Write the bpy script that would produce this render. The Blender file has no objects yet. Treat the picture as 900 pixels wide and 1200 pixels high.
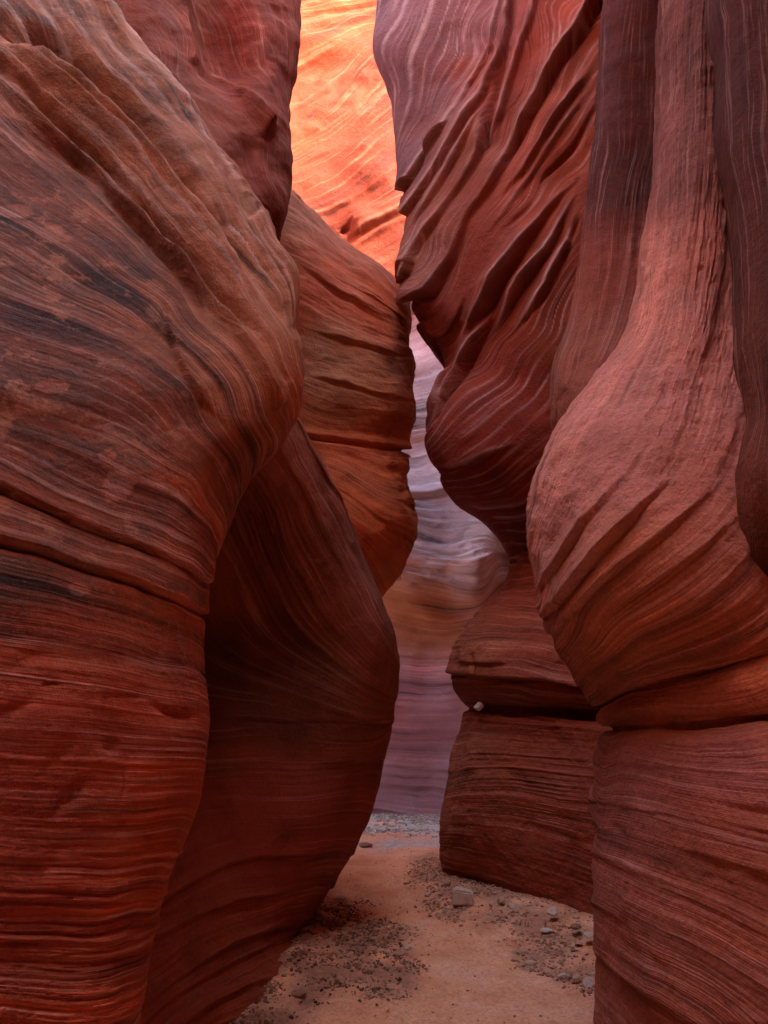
import bpy, math, random
import numpy as np

# ------------------------------------------------------------------ camera, world, sun, exposure
scene = bpy.context.scene
C = scene.collection
CAM_Z = 1.6
PITCH = math.radians(16.7)
FOC = 800.0                      # focal length in photograph pixels (900 x 1200)
CP, SP = math.cos(PITCH), math.sin(PITCH)

cam_data = bpy.data.cameras.new('camera')
cam_data.sensor_fit = 'VERTICAL'
cam_data.sensor_height = 36.0
cam_data.lens = FOC / 1200 * 36.0
cam_data.clip_start = 0.05
cam_data.clip_end = 2000
cam = bpy.data.objects.new('camera', cam_data)
cam.location = (0, 0, CAM_Z)
cam.rotation_euler = (math.pi / 2 + PITCH, 0, 0)
C.objects.link(cam)
scene.camera = cam

SUN_EL, SUN_AZ = 50.0, 65.0      # degrees; azimuth measured from -Y (behind the camera) towards +X
world = bpy.data.worlds.new('World')
scene.world = world
world.use_nodes = True
wn = world.node_tree
sky = wn.nodes.new('ShaderNodeTexSky')
sky.sky_type = 'NISHITA'
sky.sun_disc = False
sky.air_density = 0.8
sky.dust_density = 5.0
sky.ozone_density = 0.2
sky.sun_elevation = math.radians(SUN_EL)
sky.sun_rotation = math.radians(180 - SUN_AZ)
wn.links.new(sky.outputs[0], wn.nodes['Background'].inputs[0])
wn.nodes['Background'].inputs[1].default_value = 0.15

sun_data = bpy.data.lights.new('sun', 'SUN')
sun_data.energy = 3.0
sun_data.angle = math.radians(0.5)
sun_data.color = (1.0, 0.93, 0.82)
sun = bpy.data.objects.new('sun', sun_data)
sun.rotation_euler = (math.radians(90 - SUN_EL), 0, math.radians(SUN_AZ))
sun.location = (6, -6, 30)
C.objects.link(sun)

scene.view_settings.view_transform = 'Standard'
scene.view_settings.look = 'None'
scene.view_settings.gamma = 1.0
scene.view_settings.exposure = 3.6

# ------------------------------------------------------------------ helpers: projection of a photo pixel to a place at depth Y
def P(px, py, Y):
    cx, cy = (px - 450) / FOC, (600 - py) / FOC
    dy, dz = CP - cy * SP, SP + cy * CP
    return (cx * Y / dy, Y, CAM_Z + Y * dz / dy)

def floor_at(px, py, z=0.0):
    cy = (600 - py) / FOC
    dy, dz = CP - cy * SP, SP + cy * CP
    return P(px, py, (z - CAM_Z) * dy / dz)

def project(V):
    y = V[:, 1]; z = V[:, 2] - CAM_Z
    d = np.maximum(y * CP + z * SP, 0.05)
    return 450 + FOC * V[:, 0] / d, 600 - FOC * (-y * SP + z * CP) / d

# ------------------------------------------------------------------ numpy noise
def _h(ix, iy, iz, seed):
    n = (ix * 374761393 + iy * 668265263 + iz * 2147483647 + seed * 974634777) & 0xffffffff
    n = ((n ^ (n >> 13)) * 1274126177) & 0xffffffff
    n = ((n ^ (n >> 16)) * 2246822519) & 0xffffffff
    return ((n ^ (n >> 15)) & 0xffff) / 32767.5 - 1.0

def vnoise(p, seed=0):
    f = np.floor(p); t = p - f; f = f.astype(np.int64)
    t = t * t * t * (t * (t * 6 - 15) + 10)
    r = 0
    for dx in (0, 1):
        wx = t[:, 0] if dx else 1 - t[:, 0]
        for dy in (0, 1):
            wy = t[:, 1] if dy else 1 - t[:, 1]
            for dz in (0, 1):
                wz = t[:, 2] if dz else 1 - t[:, 2]
                r = r + wx * wy * wz * _h(f[:, 0] + dx, f[:, 1] + dy, f[:, 2] + dz, seed)
    return r

def fbm(p, octaves=4, seed=0, gain=0.5):
    r = 0; a = 1.0; tot = 0
    for o in range(octaves):
        r = r + a * vnoise(p * (2.03 ** o) + 17.3 * o, seed + o)
        tot += a; a *= gain
    return r / tot

def sstep(x, a, b):
    t = np.clip((x - a) / (b - a), 0, 1)
    return t * t * (3 - 2 * t)

LASTF = [None]
def layer(s, freq, seed, soft=0.35, saw=0.0):
    """1-D bedding profile: every layer stands out by its own amount; soft = width of the step."""
    t = s * freq
    # uneven layer thickness
    z = np.zeros_like(t)
    t = t + 0.9 * vnoise(np.stack([t * 0.27, z, z], 1), seed + 5) + 0.36 * vnoise(np.stack([t * 0.73, z + 4, z], 1), seed + 6)
    i = np.floor(t).astype(np.int64); f = t - i
    LASTF[0] = f
    o = np.zeros_like(i)
    a = _h(i, o, o, seed); b = _h(i + 1, o, o, seed)
    k = sstep(f, 1 - soft, 1.0)
    r = a * (1 - k) + b * k
    if saw:
        r = r + saw * (f / (1 - soft * 0.5)) * (1 - k) * (0.6 + 0.4 * a)
    return r

# ------------------------------------------------------------------ non-uniform cubic interpolation weights
def crweights(knots, ts):
    n = len(knots); k = np.array(knots, float)
    Id = np.eye(n)
    T = np.zeros((n, n))
    for i in range(n):
        if i == 0: T[i] = (Id[1] - Id[0]) / (k[1] - k[0])
        elif i == n - 1: T[i] = (Id[i] - Id[i - 1]) / (k[i] - k[i - 1])
        else:
            h0, h1 = k[i] - k[i - 1], k[i + 1] - k[i]
            T[i] = (h1 * (Id[i] - Id[i - 1]) / h0 + h0 * (Id[i + 1] - Id[i]) / h1) / (h0 + h1)
    ts = np.clip(ts, k[0], k[-1])
    j = np.clip(np.searchsorted(k, ts, 'right') - 1, 0, n - 2)
    h = k[j + 1] - k[j]; t = (ts - k[j]) / h
    h00 = 2 * t**3 - 3 * t**2 + 1; h10 = t**3 - 2 * t**2 + t
    h01 = -2 * t**3 + 3 * t**2; h11 = t**3 - t**2
    return (h00[:, None] * Id[j] + (h10 * h)[:, None] * T[j] + h01[:, None] * Id[j + 1] + (h11 * h)[:, None] * T[j + 1])

def polydist(px, py, pl):
    """distance to a polyline, the signed side (+ below / right of it) and the position along it (0..1)"""
    pl = np.array(pl, float)
    best = np.full(px.shape, 1e9); side = np.zeros(px.shape); along = np.zeros(px.shape)
    L = np.hypot(*(pl[1:] - pl[:-1]).T); cum = np.concatenate([[0], np.cumsum(L)])
    for i in range(len(pl) - 1):
        ax, ay = pl[i]; bx, by = pl[i + 1]
        dx, dy = bx - ax, by - ay
        t = np.clip(((px - ax) * dx + (py - ay) * dy) / (dx * dx + dy * dy), 0, 1)
        qx, qy = px - ax - t * dx, py - ay - t * dy
        d = np.hypot(qx, qy)
        m = d < best
        best = np.where(m, d, best)
        side = np.where(m, np.sign(dx * qy - dy * qx), side)
        along = np.where(m, (cum[i] + t * L[i]) / cum[-1], along)
    return best, side, along

def tps_fit(pts, vals, reg=1e-3):
    pts = np.array(pts, float); n = len(pts)
    r = np.hypot(pts[:, None, 0] - pts[None, :, 0], pts[:, None, 1] - pts[None, :, 1])
    K = np.where(r > 0, r * r * np.log(r + 1e-12), 0) + reg * np.eye(n)
    Q = np.hstack([np.ones((n, 1)), pts])
    A = np.zeros((n + 3, n + 3)); A[:n, :n] = K; A[:n, n:] = Q; A[n:, :n] = Q.T
    w = np.linalg.solve(A, np.concatenate([vals, np.zeros(3)]))
    def ev(x, y):
        out = w[n] + w[n + 1] * x + w[n + 2] * y
        for i in range(n):
            r = np.hypot(x - pts[i, 0], y - pts[i, 1])
            out = out + w[i] * r * r * np.log(r + 1e-12)
        return out
    return ev

# ------------------------------------------------------------------ scene-tree helpers
def tag(o, label=None, cat=None, group=None, kind=None):
    if label: o['label'] = label
    if cat: o['category'] = cat
    if group: o['group'] = group
    if kind: o['kind'] = kind
    return o

def empty(name, loc, label, cat, group=None):
    o = bpy.data.objects.new(name, None); o.location = loc; C.objects.link(o)
    o.empty_display_size = 0.2
    return tag(o, label, cat, group)

def mesh_obj(name, V, F, mat, parent=None, attrs=None, smooth=True):
    me = bpy.data.meshes.new(name)
    V = np.asarray(V, np.float32); F = np.asarray(F, np.int32)
    me.vertices.add(len(V)); me.vertices.foreach_set('co', V.ravel())
    k = F.shape[1]
    me.loops.add(F.size); me.loops.foreach_set('vertex_index', F.ravel())
    me.polygons.add(len(F)); me.polygons.foreach_set('loop_start', np.arange(0, F.size, k, dtype=np.int32))
    me.update(calc_edges=True)
    me.polygons.foreach_set('use_smooth', np.full(len(F), smooth))
    for an, (typ, data) in (attrs or {}).items():
        a = me.attributes.new(an, typ, 'POINT')
        a.data.foreach_set('value' if typ == 'FLOAT' else 'color', np.asarray(data, np.float32).ravel())
    me.materials.append(mat)
    o = bpy.data.objects.new(name, me); C.objects.link(o)
    if parent: o.parent = parent
    return o

# ------------------------------------------------------------------ materials
def nd(nt, t, **kw):
    n = nt.nodes.new(t)
    for k, v in kw.items(): setattr(n, k, v)
    return n

def ramp(nt, stops, interp='LINEAR'):
    r = nt.nodes.new('ShaderNodeValToRGB'); cr = r.color_ramp; cr.interpolation = interp
    while len(cr.elements) < len(stops): cr.elements.new(0.5)
    for e, (p, c) in zip(cr.elements, stops):
        e.position = p; e.color = (c, c, c, 1) if isinstance(c, (int, float)) else (*c, 1)
    return r

def sandstone(name, band_freq=3.0, band_contrast=0.5, fine=1.0, grain=0.5, varnish=0.0, spots=0.0,
              pale=(0.72, 0.55, 0.50), pale_amt=0.35, rough=0.85, bump=0.6, run=1.0, mottle=0.8):
    """Navajo sandstone. The vertex attribute 'hue' carries the mineral colour of each zone of the rock,
    'strata' the bedding coordinate that the laminae follow."""
    m = bpy.data.materials.new(name); m.use_nodes = True
    nt = m.node_tree; L = nt.links.new
    bs = nt.nodes['Principled BSDF']
    bs.inputs['Roughness'].default_value = rough
    bs.inputs['Specular IOR Level'].default_value = 0.3
    geo = nd(nt, 'ShaderNodeNewGeometry')
    st = nd(nt, 'ShaderNodeAttribute', attribute_name='strata')
    hue = nd(nt, 'ShaderNodeAttribute', attribute_name='hue')
    def math_(op, a, b=None, c=None, clamp=False):
        n = nd(nt, 'ShaderNodeMath', operation=op); n.use_clamp = clamp
        for i, v in enumerate((a, b, c)):
            if v is None: continue
            if isinstance(v, (int, float)): n.inputs[i].default_value = v
            else: L(v, n.inputs[i])
        return n.outputs[0]
    def noise(scale, detail=4, rough_=0.5, vec=None, dist=0.0):
        n = nd(nt, 'ShaderNodeTexNoise'); n.inputs['Scale'].default_value = scale
        n.inputs['Detail'].default_value = detail; n.inputs['Roughness'].default_value = rough_
        n.inputs['Distortion'].default_value = dist
        L(vec if vec is not None else geo.outputs['Position'], n.inputs['Vector'])
        return n.outputs[0]
    def mix(f, a, b, mode='MIX'):
        n = nd(nt, 'ShaderNodeMix', data_type='RGBA', blend_type=mode)
        if isinstance(f, (int, float)): n.inputs[0].default_value = f
        else: L(f, n.inputs[0])
        for i, v in ((6, a), (7, b)):
            if isinstance(v, tuple): n.inputs[i].default_value = (*v, 1)
            else: L(v, n.inputs[i])
        return n.outputs[2]
    # bedding coordinate with a little wander, stretched so that laminae run along the beds
    wob = math_('MULTIPLY', math_('SUBTRACT', noise(1.7, 3), 0.5), 0.10)
    s = math_('ADD', st.outputs['Fac'], wob)
    def bandvec(k, along):
        sc = nd(nt, 'ShaderNodeVectorMath', operation='SCALE'); L(geo.outputs['Position'], sc.inputs[0]); sc.inputs[3].default_value = along * run
        cb = nd(nt, 'ShaderNodeCombineXYZ'); L(math_('MULTIPLY', s, k), cb.inputs[0])
        cb.inputs[1].default_value = 3.1
        ad = nd(nt, 'ShaderNodeVectorMath', operation='ADD'); L(cb.outputs[0], ad.inputs[0]); L(sc.outputs[0], ad.inputs[1])
        return ad.outputs[0]
    b1 = noise(1.0, 3, 0.6, bandvec(band_freq, 0.12))
    b2 = noise(1.0, 4, 0.65, bandvec(band_freq * 6, 0.7))
    b3 = noise(1.0, 3, 0.6, bandvec(band_freq * 15 * fine, 1.6))
    band = math_('ADD', math_('ADD', math_('MULTIPLY', b1, 0.42), math_('MULTIPLY', b2, 0.38)), math_('MULTIPLY', b3, 0.20))
    calm = ramp(nt, [(0.38, 0.35), (0.62, 1.35)]); L(noise(1.1, 3, 0.5), calm.inputs[0])
    band = math_('ADD', math_('MULTIPLY', math_('SUBTRACT', band, 0.5), calm.outputs[0]), 0.5)
    dark = ramp(nt, [(0.38, 1 - 1.15 * band_contrast), (0.46, 1 - 0.3 * band_contrast), (0.52, 1.0), (0.62, 1 + 0.9 * band_contrast)])
    L(band, dark.inputs[0])
    col = mix(1.0, hue.outputs['Color'], dark.outputs[0], 'MULTIPLY')
    # pale gypsum-like laminae
    pr = ramp(nt, [(0.56, 0.0), (0.62, 1.0)]); L(b2, pr.inputs[0])
    pm = math_('MULTIPLY', math_('MULTIPLY', pr.outputs[0], calm.outputs[0]), pale_amt)
    col = mix(pm, col, mix(0.45, pale, hue.outputs['Color']))
    pa = nd(nt, 'ShaderNodeAttribute', attribute_name='pale')  # highlights on ledge and ridge crests, painted pale over the stone
    col = mix(math_('MULTIPLY', pa.outputs['Fac'], 0.85), col, mix(0.3, pale, hue.outputs['Color']))
    # broad mottling
    mo = ramp(nt, [(0.3, 0.72), (0.5, 1.0), (0.72, 1.22)]); L(noise(2.3, 6, 0.62), mo.inputs[0])
    col = mix(mottle, col, mo.outputs[0], 'MULTIPLY')
    va = nd(nt, 'ShaderNodeAttribute', attribute_name='varnish')
    if varnish:
        # dark desert varnish, scraped and flaked away in patches and streaks
        vn = noise(4.5, 8, 0.72, None, 0.3)
        vs = noise(1.0, 5, 0.7, bandvec(band_freq * 2.2, 1.6))
        vm = math_('ADD', math_('MULTIPLY', vn, 0.55), math_('MULTIPLY', vs, 0.45))
        vm = math_('ADD', vm, math_('MULTIPLY', math_('SUBTRACT', va.outputs['Fac'], 0.5), 0.42))
        vr = ramp(nt, [(0.42, 0.0), (0.60, 1.0)]); L(vm, vr.inputs[0])
        vr2 = ramp(nt, [(0.38, (0.030, 0.015, 0.012)), (0.5, (0.105, 0.050, 0.036)), (0.64, (0.30, 0.165, 0.12))]); L(band, vr2.inputs[0])
        vcol = vr2.outputs[0]
        col = mix(math_('MULTIPLY', vr.outputs[0], varnish), col, vcol)
    if spots:
        sp = nd(nt, 'ShaderNodeTexNoise'); sp.inputs['Scale'].default_value = 5.5; sp.inputs['Detail'].default_value = 6
        sp.inputs['Roughness'].default_value = 0.7
        L(geo.outputs['Position'], sp.inputs['Vector'])
        sr = ramp(nt, [(0.56, 0.0), (0.62, 1.0)]); L(sp.outputs[0], sr.inputs[0])
        sm = math_('MULTIPLY', math_('MULTIPLY', sr.outputs[0], va.outputs['Fac']), spots)
        col = mix(sm, col, mix(b2, (0.36, 0.11, 0.045), (0.52, 0.27, 0.17)))
    # grain
    gr = ramp(nt, [(0.3, 0.62), (0.5, 1.0), (0.7, 1.32)]); L(noise(55, 5, 0.8), gr.inputs[0])
    col = mix(grain, col, gr.outputs[0], 'MULTIPLY')
    L(col, bs.inputs['Base Color'])
    # relief: laminae, pits and grain
    hgt = math_('MULTIPLY', math_('ADD', math_('MULTIPLY', b2, 0.6), math_('MULTIPLY', b3, 0.35)), calm.outputs[0])
    pit = nd(nt, 'ShaderNodeTexVoronoi'); pit.inputs['Scale'].default_value = 16; pit.inputs['Randomness'].default_value = 1
    L(geo.outputs['Position'], pit.inputs['Vector'])
    pr_ = ramp(nt, [(0.05, 0.0), (0.28, 1.0)]); L(pit.outputs['Distance'], pr_.inputs[0])
    pz = ramp(nt, [(0.52, 0.0), (0.62, 1.0)]); L(noise(1.9, 4, 0.6), pz.inputs[0])
    hgt = math_('ADD', hgt, math_('MULTIPLY', math_('MULTIPLY', math_('SUBTRACT', pr_.outputs[0], 1.0), pz.outputs[0]), 0.22))
    hgt = math_('ADD', hgt, math_('MULTIPLY', noise(38, 5, 0.65), 0.5))
    hgt = math_('ADD', hgt, math_('MULTIPLY', noise(9, 6, 0.65), 0.9))
    bu = nd(nt, 'ShaderNodeBump'); bu.inputs['Strength'].default_value = bump; bu.inputs['Distance'].default_value = 0.03
    L(hgt, bu.inputs['Height']); L(bu.outputs[0], bs.inputs['Normal'])
    return m

# ------------------------------------------------------------------ rock bodies
STEP = 1.5      # photo pixels per mesh cell

def rock(name, label, rows, sil='right', lines=(), feats=(), hues=(), layers=(), rough=(), mat=None,
         splits=(), part_names=None, part_labels=None, wrap=(0.35, 1.0, 4.0), step=STEP, seed=1,
         varnish=(), dome=None, lumps=(), warp=0.05, satur=1.24, feat_gain=1.0, crinkle=(), crest_light_gain=0.0, alb=0.70, calm_at=(), warm=1.0, scars=()):
    """A solid lofted from rows of control points (px, py, Y), measured in the photograph and set at real depth.
    Past the outline the rock turns the corner and runs back into the canyon side."""
    G = np.array([[P(*q) if len(q) == 3 else q[:3] for q in r] for r in rows], float)   # rows x cols x 3
    if sil == 'left': G = G[:, ::-1]
    sx = -1.0 if sil == 'right' else 1.0
    e = G[:, -1:]
    w = [e + np.array([sx * wrap[0] * 0.35, wrap[0], 0]), e + np.array([sx * (wrap[0] * .6 + wrap[1] * .6), wrap[0] + wrap[1] * .7, 0]),
         e + np.array([sx * wrap[2], wrap[0] + wrap[1] * 1.6, 0])]
    ncol = G.shape[1]
    G = np.concatenate([G] + w, 1)
    nr, nc = G.shape[:2]
    ch = np.linalg.norm(G[:, 1:] - G[:, :-1], axis=2).mean(0)
    cv = np.linalg.norm(G[1:] - G[:-1], axis=2).mean(1)
    ku = np.concatenate([[0], np.cumsum(ch ** 0.7)]); kv = np.concatenate([[0], np.cumsum(cv ** 0.7)])
    ppx, ppy = project(G.reshape(-1, 3)); ppx = ppx.reshape(nr, nc); ppy = ppy.reshape(nr, nc)
    inv = lambda a: np.clip(a, -60, 960)
    inh = lambda a: np.clip(a, -60, 1260)
    us = []; vs = []
    for j in range(nc - 1):
        if j >= ncol - 1: n = (16, 12, 6)[j - ncol + 1]
        else:
            d = np.hypot(inv(ppx[:, j + 1]) - inv(ppx[:, j]), ppy[:, j + 1] - ppy[:, j])
            d = np.abs(inv(ppx[:, j + 1]) - inv(ppx[:, j]))
            n = max(4, int(max(d.mean(), 0.8 * d.max()) / step))
            if j == ncol - 2: n = int(n * 1.5) + 4
        us.append(ku[j] + (ku[j + 1] - ku[j]) * np.arange(n) / n)
    us = np.concatenate(us + [[ku[-1]]])
    for i in range(nr - 1):
        d = np.abs(inh(ppy[i + 1, :ncol]) - inh(ppy[i, :ncol]))
        n = max(4, int(max(d.mean(), 0.8 * d.max()) / step))
        vs.append(kv[i] + (kv[i + 1] - kv[i]) * np.arange(n) / n)
    vs = np.concatenate(vs + [[kv[-1]]])
    Wu, Wv = crweights(ku, us), crweights(kv, vs)
    S = np.einsum('ai,ijk->ajk', Wv, G); S = np.einsum('bj,ajk->abk', Wu, S)
    NV, NU = S.shape[:2]
    du = np.gradient(S, axis=1); dv = np.gradient(S, axis=0)
    N = np.cross(du, dv); N /= np.linalg.norm(N, axis=2, keepdims=True) + 1e-9
    if sil == 'left': N = -N
    # outward = towards camera on the front columns
    V = S.reshape(-1, 3); Nf = N.reshape(-1, 3)
    px, py = project(V)
    front = (np.tile(us, NV) <= ku[ncol - 1] + 1e-6)
    view = V - np.array([0, 0, CAM_Z])
    if (np.sum(view * Nf, 1)[front] > 0).mean() > 0.5: Nf = -Nf
    U2 = np.tile(us, NV); V2 = np.repeat(vs, NU)
    # strata coordinate: thin-plate fit in the surface's own parameters
    fi = np.where(front)[0]
    pts = []; vals = []
    for val, pl in lines:
        pl = np.array(pl, float)
        for k in range(len(pl)):
            q = pl[k]
            d = (px[fi] - q[0]) ** 2 + (py[fi] - q[1]) ** 2
            m = d.argmin()
            if d[m] > 30 ** 2: continue
            pts.append((U2[fi[m]], V2[fi[m]])); vals.append(val)
    ev = tps_fit(pts, np.array(vals, float), 2e-3)
    s = ev(U2, V2)
    s = s + warp * fbm(V * 0.9, 3, seed + 3)
    # beds too thin for the mesh fade out of the relief (the material carries them)
    s2 = s.reshape(NV, NU); gs = (np.abs(np.gradient(s2, axis=0)) + np.abs(np.gradient(s2, axis=1))).ravel()
    # displacement
    D = np.zeros(len(V))
    mod = np.clip(0.62 + 2.4 * fbm(V * 0.9, 3, seed + 9), 0.06, 1.7)
    pale = np.zeros(len(V)); pn = fbm(V * 2.1, 3, seed + 51)  # pale collects the highlights painted on ledge steps and lips
    for lay in layers:
        freq, amp, soft, saw = lay[:4]
        zone = 1.0
        if len(lay) > 4: zone = sstep(s, lay[4][0] - 0.3, lay[4][0]) * (1 - sstep(s, lay[4][1], lay[4][1] + 0.3))
        zone = zone * (1 - sstep(freq * gs, 0.10, 0.30))
        D += zone * amp * mod * layer(s + 0.012 * fbm(V * 3.0, 2, seed + 21), freq, seed + int(freq * 7), soft, saw)
        if saw < 0 and 3 < freq < 9.5:
            fr = LASTF[0]
            pale = np.maximum(pale, zone * np.exp(-((fr - 0.06) / 0.09) ** 2) * np.clip(0.55 + 1.6 * pn, 0, 1) * 0.85)
    for (ks, kv_, amp, *zn) in crinkle:      # creases that run along the beds
        zc = (1 - sstep(s, zn[0][1], zn[0][1] + 0.5)) * sstep(s, zn[0][0] - 0.5, zn[0][0]) if zn else 1.0
        zc = zc * (1 - sstep(ks * gs, 0.15, 0.45))
        q = np.stack([s * ks, V[:, 0] * kv_ + V[:, 1] * kv_, V[:, 2] * kv_], 1)
        D += zc * amp * (0.35 - np.abs(fbm(q, 4, seed + 61, 0.6))) * 2 * np.clip(mod, 0.4, 1.4)
    for (scale, amp, octv) in rough:
        D += amp * fbm(V * scale, octv, seed + int(scale * 13))
    for (cx, cy, rx, ry, ang, h) in lumps:          # broad swellings (+) and hollows (-)
        a = math.radians(ang)
        x = (px - cx) * math.cos(a) + (py - cy) * math.sin(a); y = -(px - cx) * math.sin(a) + (py - cy) * math.cos(a)
        D += h * np.exp(-(x / rx) ** 2 - (y / ry) ** 2)
    jk = 7.0 * min(1.0, 2.4 / G[:, :ncol, 1].mean())
    jit = 2.2 * fbm(V * jk, 3, seed + 31)
    jn = fbm(V * 1.9 * min(1.0, 2.4 / G[:, :ncol, 1].mean()) + 20, 2, seed + 77)
    jit2 = 2.2 * fbm(V * jk + 50, 3, seed + 32)
    cal = 1.0
    for (cx, cy, rr, k_) in calm_at: cal = cal * (1 - k_ * np.exp(-((px - cx) ** 2 + (py - cy) ** 2) / rr ** 2))
    D = D * cal
    for (pl, wid, dep, kind) in feats:
        d, sd, al = polydist(px + jit, py + jit2, pl)
        end = np.minimum(sstep(al, 0.0, 0.38), 1 - sstep(al, 0.62, 1.0)) if kind[0] != '+' else 1.0
        end = end * np.clip(0.85 + 1.1 * jn, 0.25, 1.5)
        kd = kind.strip('+'); dep0 = dep; dep = dep * feat_gain * cal
        if kd == 'v':   D -= dep * np.exp(-(d / wid) ** 2) * end
        elif kd == 'r': D += dep * np.exp(-(d / wid) ** 1.5) * end
        elif kd == 'lip':      # rock above the line juts out over the rock below it
            sg = sd * d
            k_ = sstep(sg, -2.6, 2.6)
            D += dep * end * ((1 - k_) * np.exp(-(sg / (wid * 3)) ** 2) - 0.6 * k_ * np.exp(-(sg / wid) ** 2))
            if dep0 >= 0.02: pale = np.maximum(pale, np.minimum(end, 1) * np.exp(-((sg + 3.5) / 2.4) ** 2) * np.clip(0.75 + 0.9 * pn, 0, 1))
    V = V + Nf * D[:, None]
    # colour zones
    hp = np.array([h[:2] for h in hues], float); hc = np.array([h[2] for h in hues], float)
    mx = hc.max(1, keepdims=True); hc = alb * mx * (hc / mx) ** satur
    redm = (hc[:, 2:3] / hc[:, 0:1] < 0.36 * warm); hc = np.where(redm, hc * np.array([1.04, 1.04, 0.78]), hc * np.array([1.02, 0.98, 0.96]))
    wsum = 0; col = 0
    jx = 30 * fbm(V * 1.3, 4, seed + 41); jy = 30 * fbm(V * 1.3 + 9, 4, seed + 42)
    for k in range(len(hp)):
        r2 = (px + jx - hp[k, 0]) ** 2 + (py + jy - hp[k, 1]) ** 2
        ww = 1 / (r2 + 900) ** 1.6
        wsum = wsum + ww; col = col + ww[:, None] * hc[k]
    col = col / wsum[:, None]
    col4 = np.hstack([col, np.ones((len(V), 1))])
    vn = np.zeros(len(V)); ws = 1e-12
    for (x, y, v_) in varnish:
        ww = 1 / ((px + jx - x) ** 2 + (py + jy - y) ** 2 + 900) ** 1.6
        vn = vn + ww * v_; ws = ws + ww
    vn = vn / ws
    pale = np.clip(pale * crest_light_gain, 0, 1)
    for (cx, cy, rx, ry, amt) in scars:      # places where the dark coating has flaked off to pale stone
        q = np.hypot((px - cx) / rx, (py - cy) / ry) + 0.9 * fbm(V * 10, 4, seed + 71, 0.65)
        m_ = amt * (1 - sstep(q, 0.75, 1.15)); vn = vn * (1 - m_) - 0.7 * m_; pale = np.maximum(pale, 0.3 * m_)
    # faces, cut into parts along the through-going cracks
    I = np.arange(NV * NU).reshape(NV, NU)
    Q = np.stack([I[:-1, :-1], I[1:, :-1], I[1:, 1:], I[:-1, 1:]], -1).reshape(-1, 4)
    A = V[Q[:, 0]]; nrm = np.cross(V[Q[:, 1]] - A, V[Q[:, 3]] - A)
    if (np.sum(nrm * Nf[Q[:, 0]], 1) < 0).mean() > 0.5: Q = Q[:, ::-1]
    base = V[:, :].mean(0); base = np.array([G[-1, ncol // 2, 0], G[-1, ncol // 2, 1], 0.0])
    base[0] = np.clip(base[0], -3, 3)
    cls = np.zeros(len(V), int)
    for pl in splits:
        pl = np.array(pl, float)
        cls += (py > np.interp(px, pl[:, 0], pl[:, 1])).astype(int)
    root = empty(name, base, label, 'rock wall') if splits else None
    cq = cls[Q].min(1)
    for k in range(len(splits) + 1):
        q = Q[cq == k]
        if not len(q): continue
        ids, idx = np.unique(q, return_inverse=True)
        pn = part_names[k] if part_names else name
        o = mesh_obj(pn, V[ids] - base, idx.reshape(-1, 4), mat, root,
                     {'strata': ('FLOAT', s[ids]), 'hue': ('FLOAT_COLOR', col4[ids]), 'varnish': ('FLOAT', vn[ids]), 'pale': ('FLOAT', pale[ids])})
        if root is None:
            o.location = base; tag(o, label, 'rock wall')
        elif part_labels and part_labels[k]: o['label'] = part_labels[k]
    return root
# ------------------------------------------------------------------ materials of the rock bodies
M_left = sandstone('varnished_sandstone', 2.6, 0.72, varnish=0.9, spots=1.3, pale_amt=0.5, bump=0.75)
M_lobe = sandstone('red_sandstone', 2.4, 0.42, pale_amt=0.16)
M_fin = sandstone('laminated_sandstone', 3.2, 0.32, pale_amt=0.25, bump=0.8, pale=(0.74, 0.58, 0.58))
M_pillar = sandstone('rough_pink_sandstone', 2.6, 0.42, pale_amt=0.30, grain=0.8, bump=0.8)
M_far = sandstone('far_orange_sandstone', 2.2, 0.62, fine=0.5, pale_amt=0.6, pale=(0.30, 0.125, 0.06), run=0.3, mottle=0.3, bump=0.7)
M_base = sandstone('bedded_red_sandstone', 3.0, 0.5, pale_amt=0.25, grain=0.7, bump=0.8)
M_far.node_tree.nodes['Principled BSDF'].inputs['Specular IOR Level'].default_value = 0.13   # dry dusty face

RED = (0.42, 0.115, 0.070); DRED = (0.34, 0.075, 0.042); ORG = (0.50, 0.16, 0.065); PINK = (0.50, 0.215, 0.175)
MAUVE = (0.36, 0.22, 0.24); ROSE = (0.46, 0.155, 0.13); BRN = (0.32, 0.135, 0.095)

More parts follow.
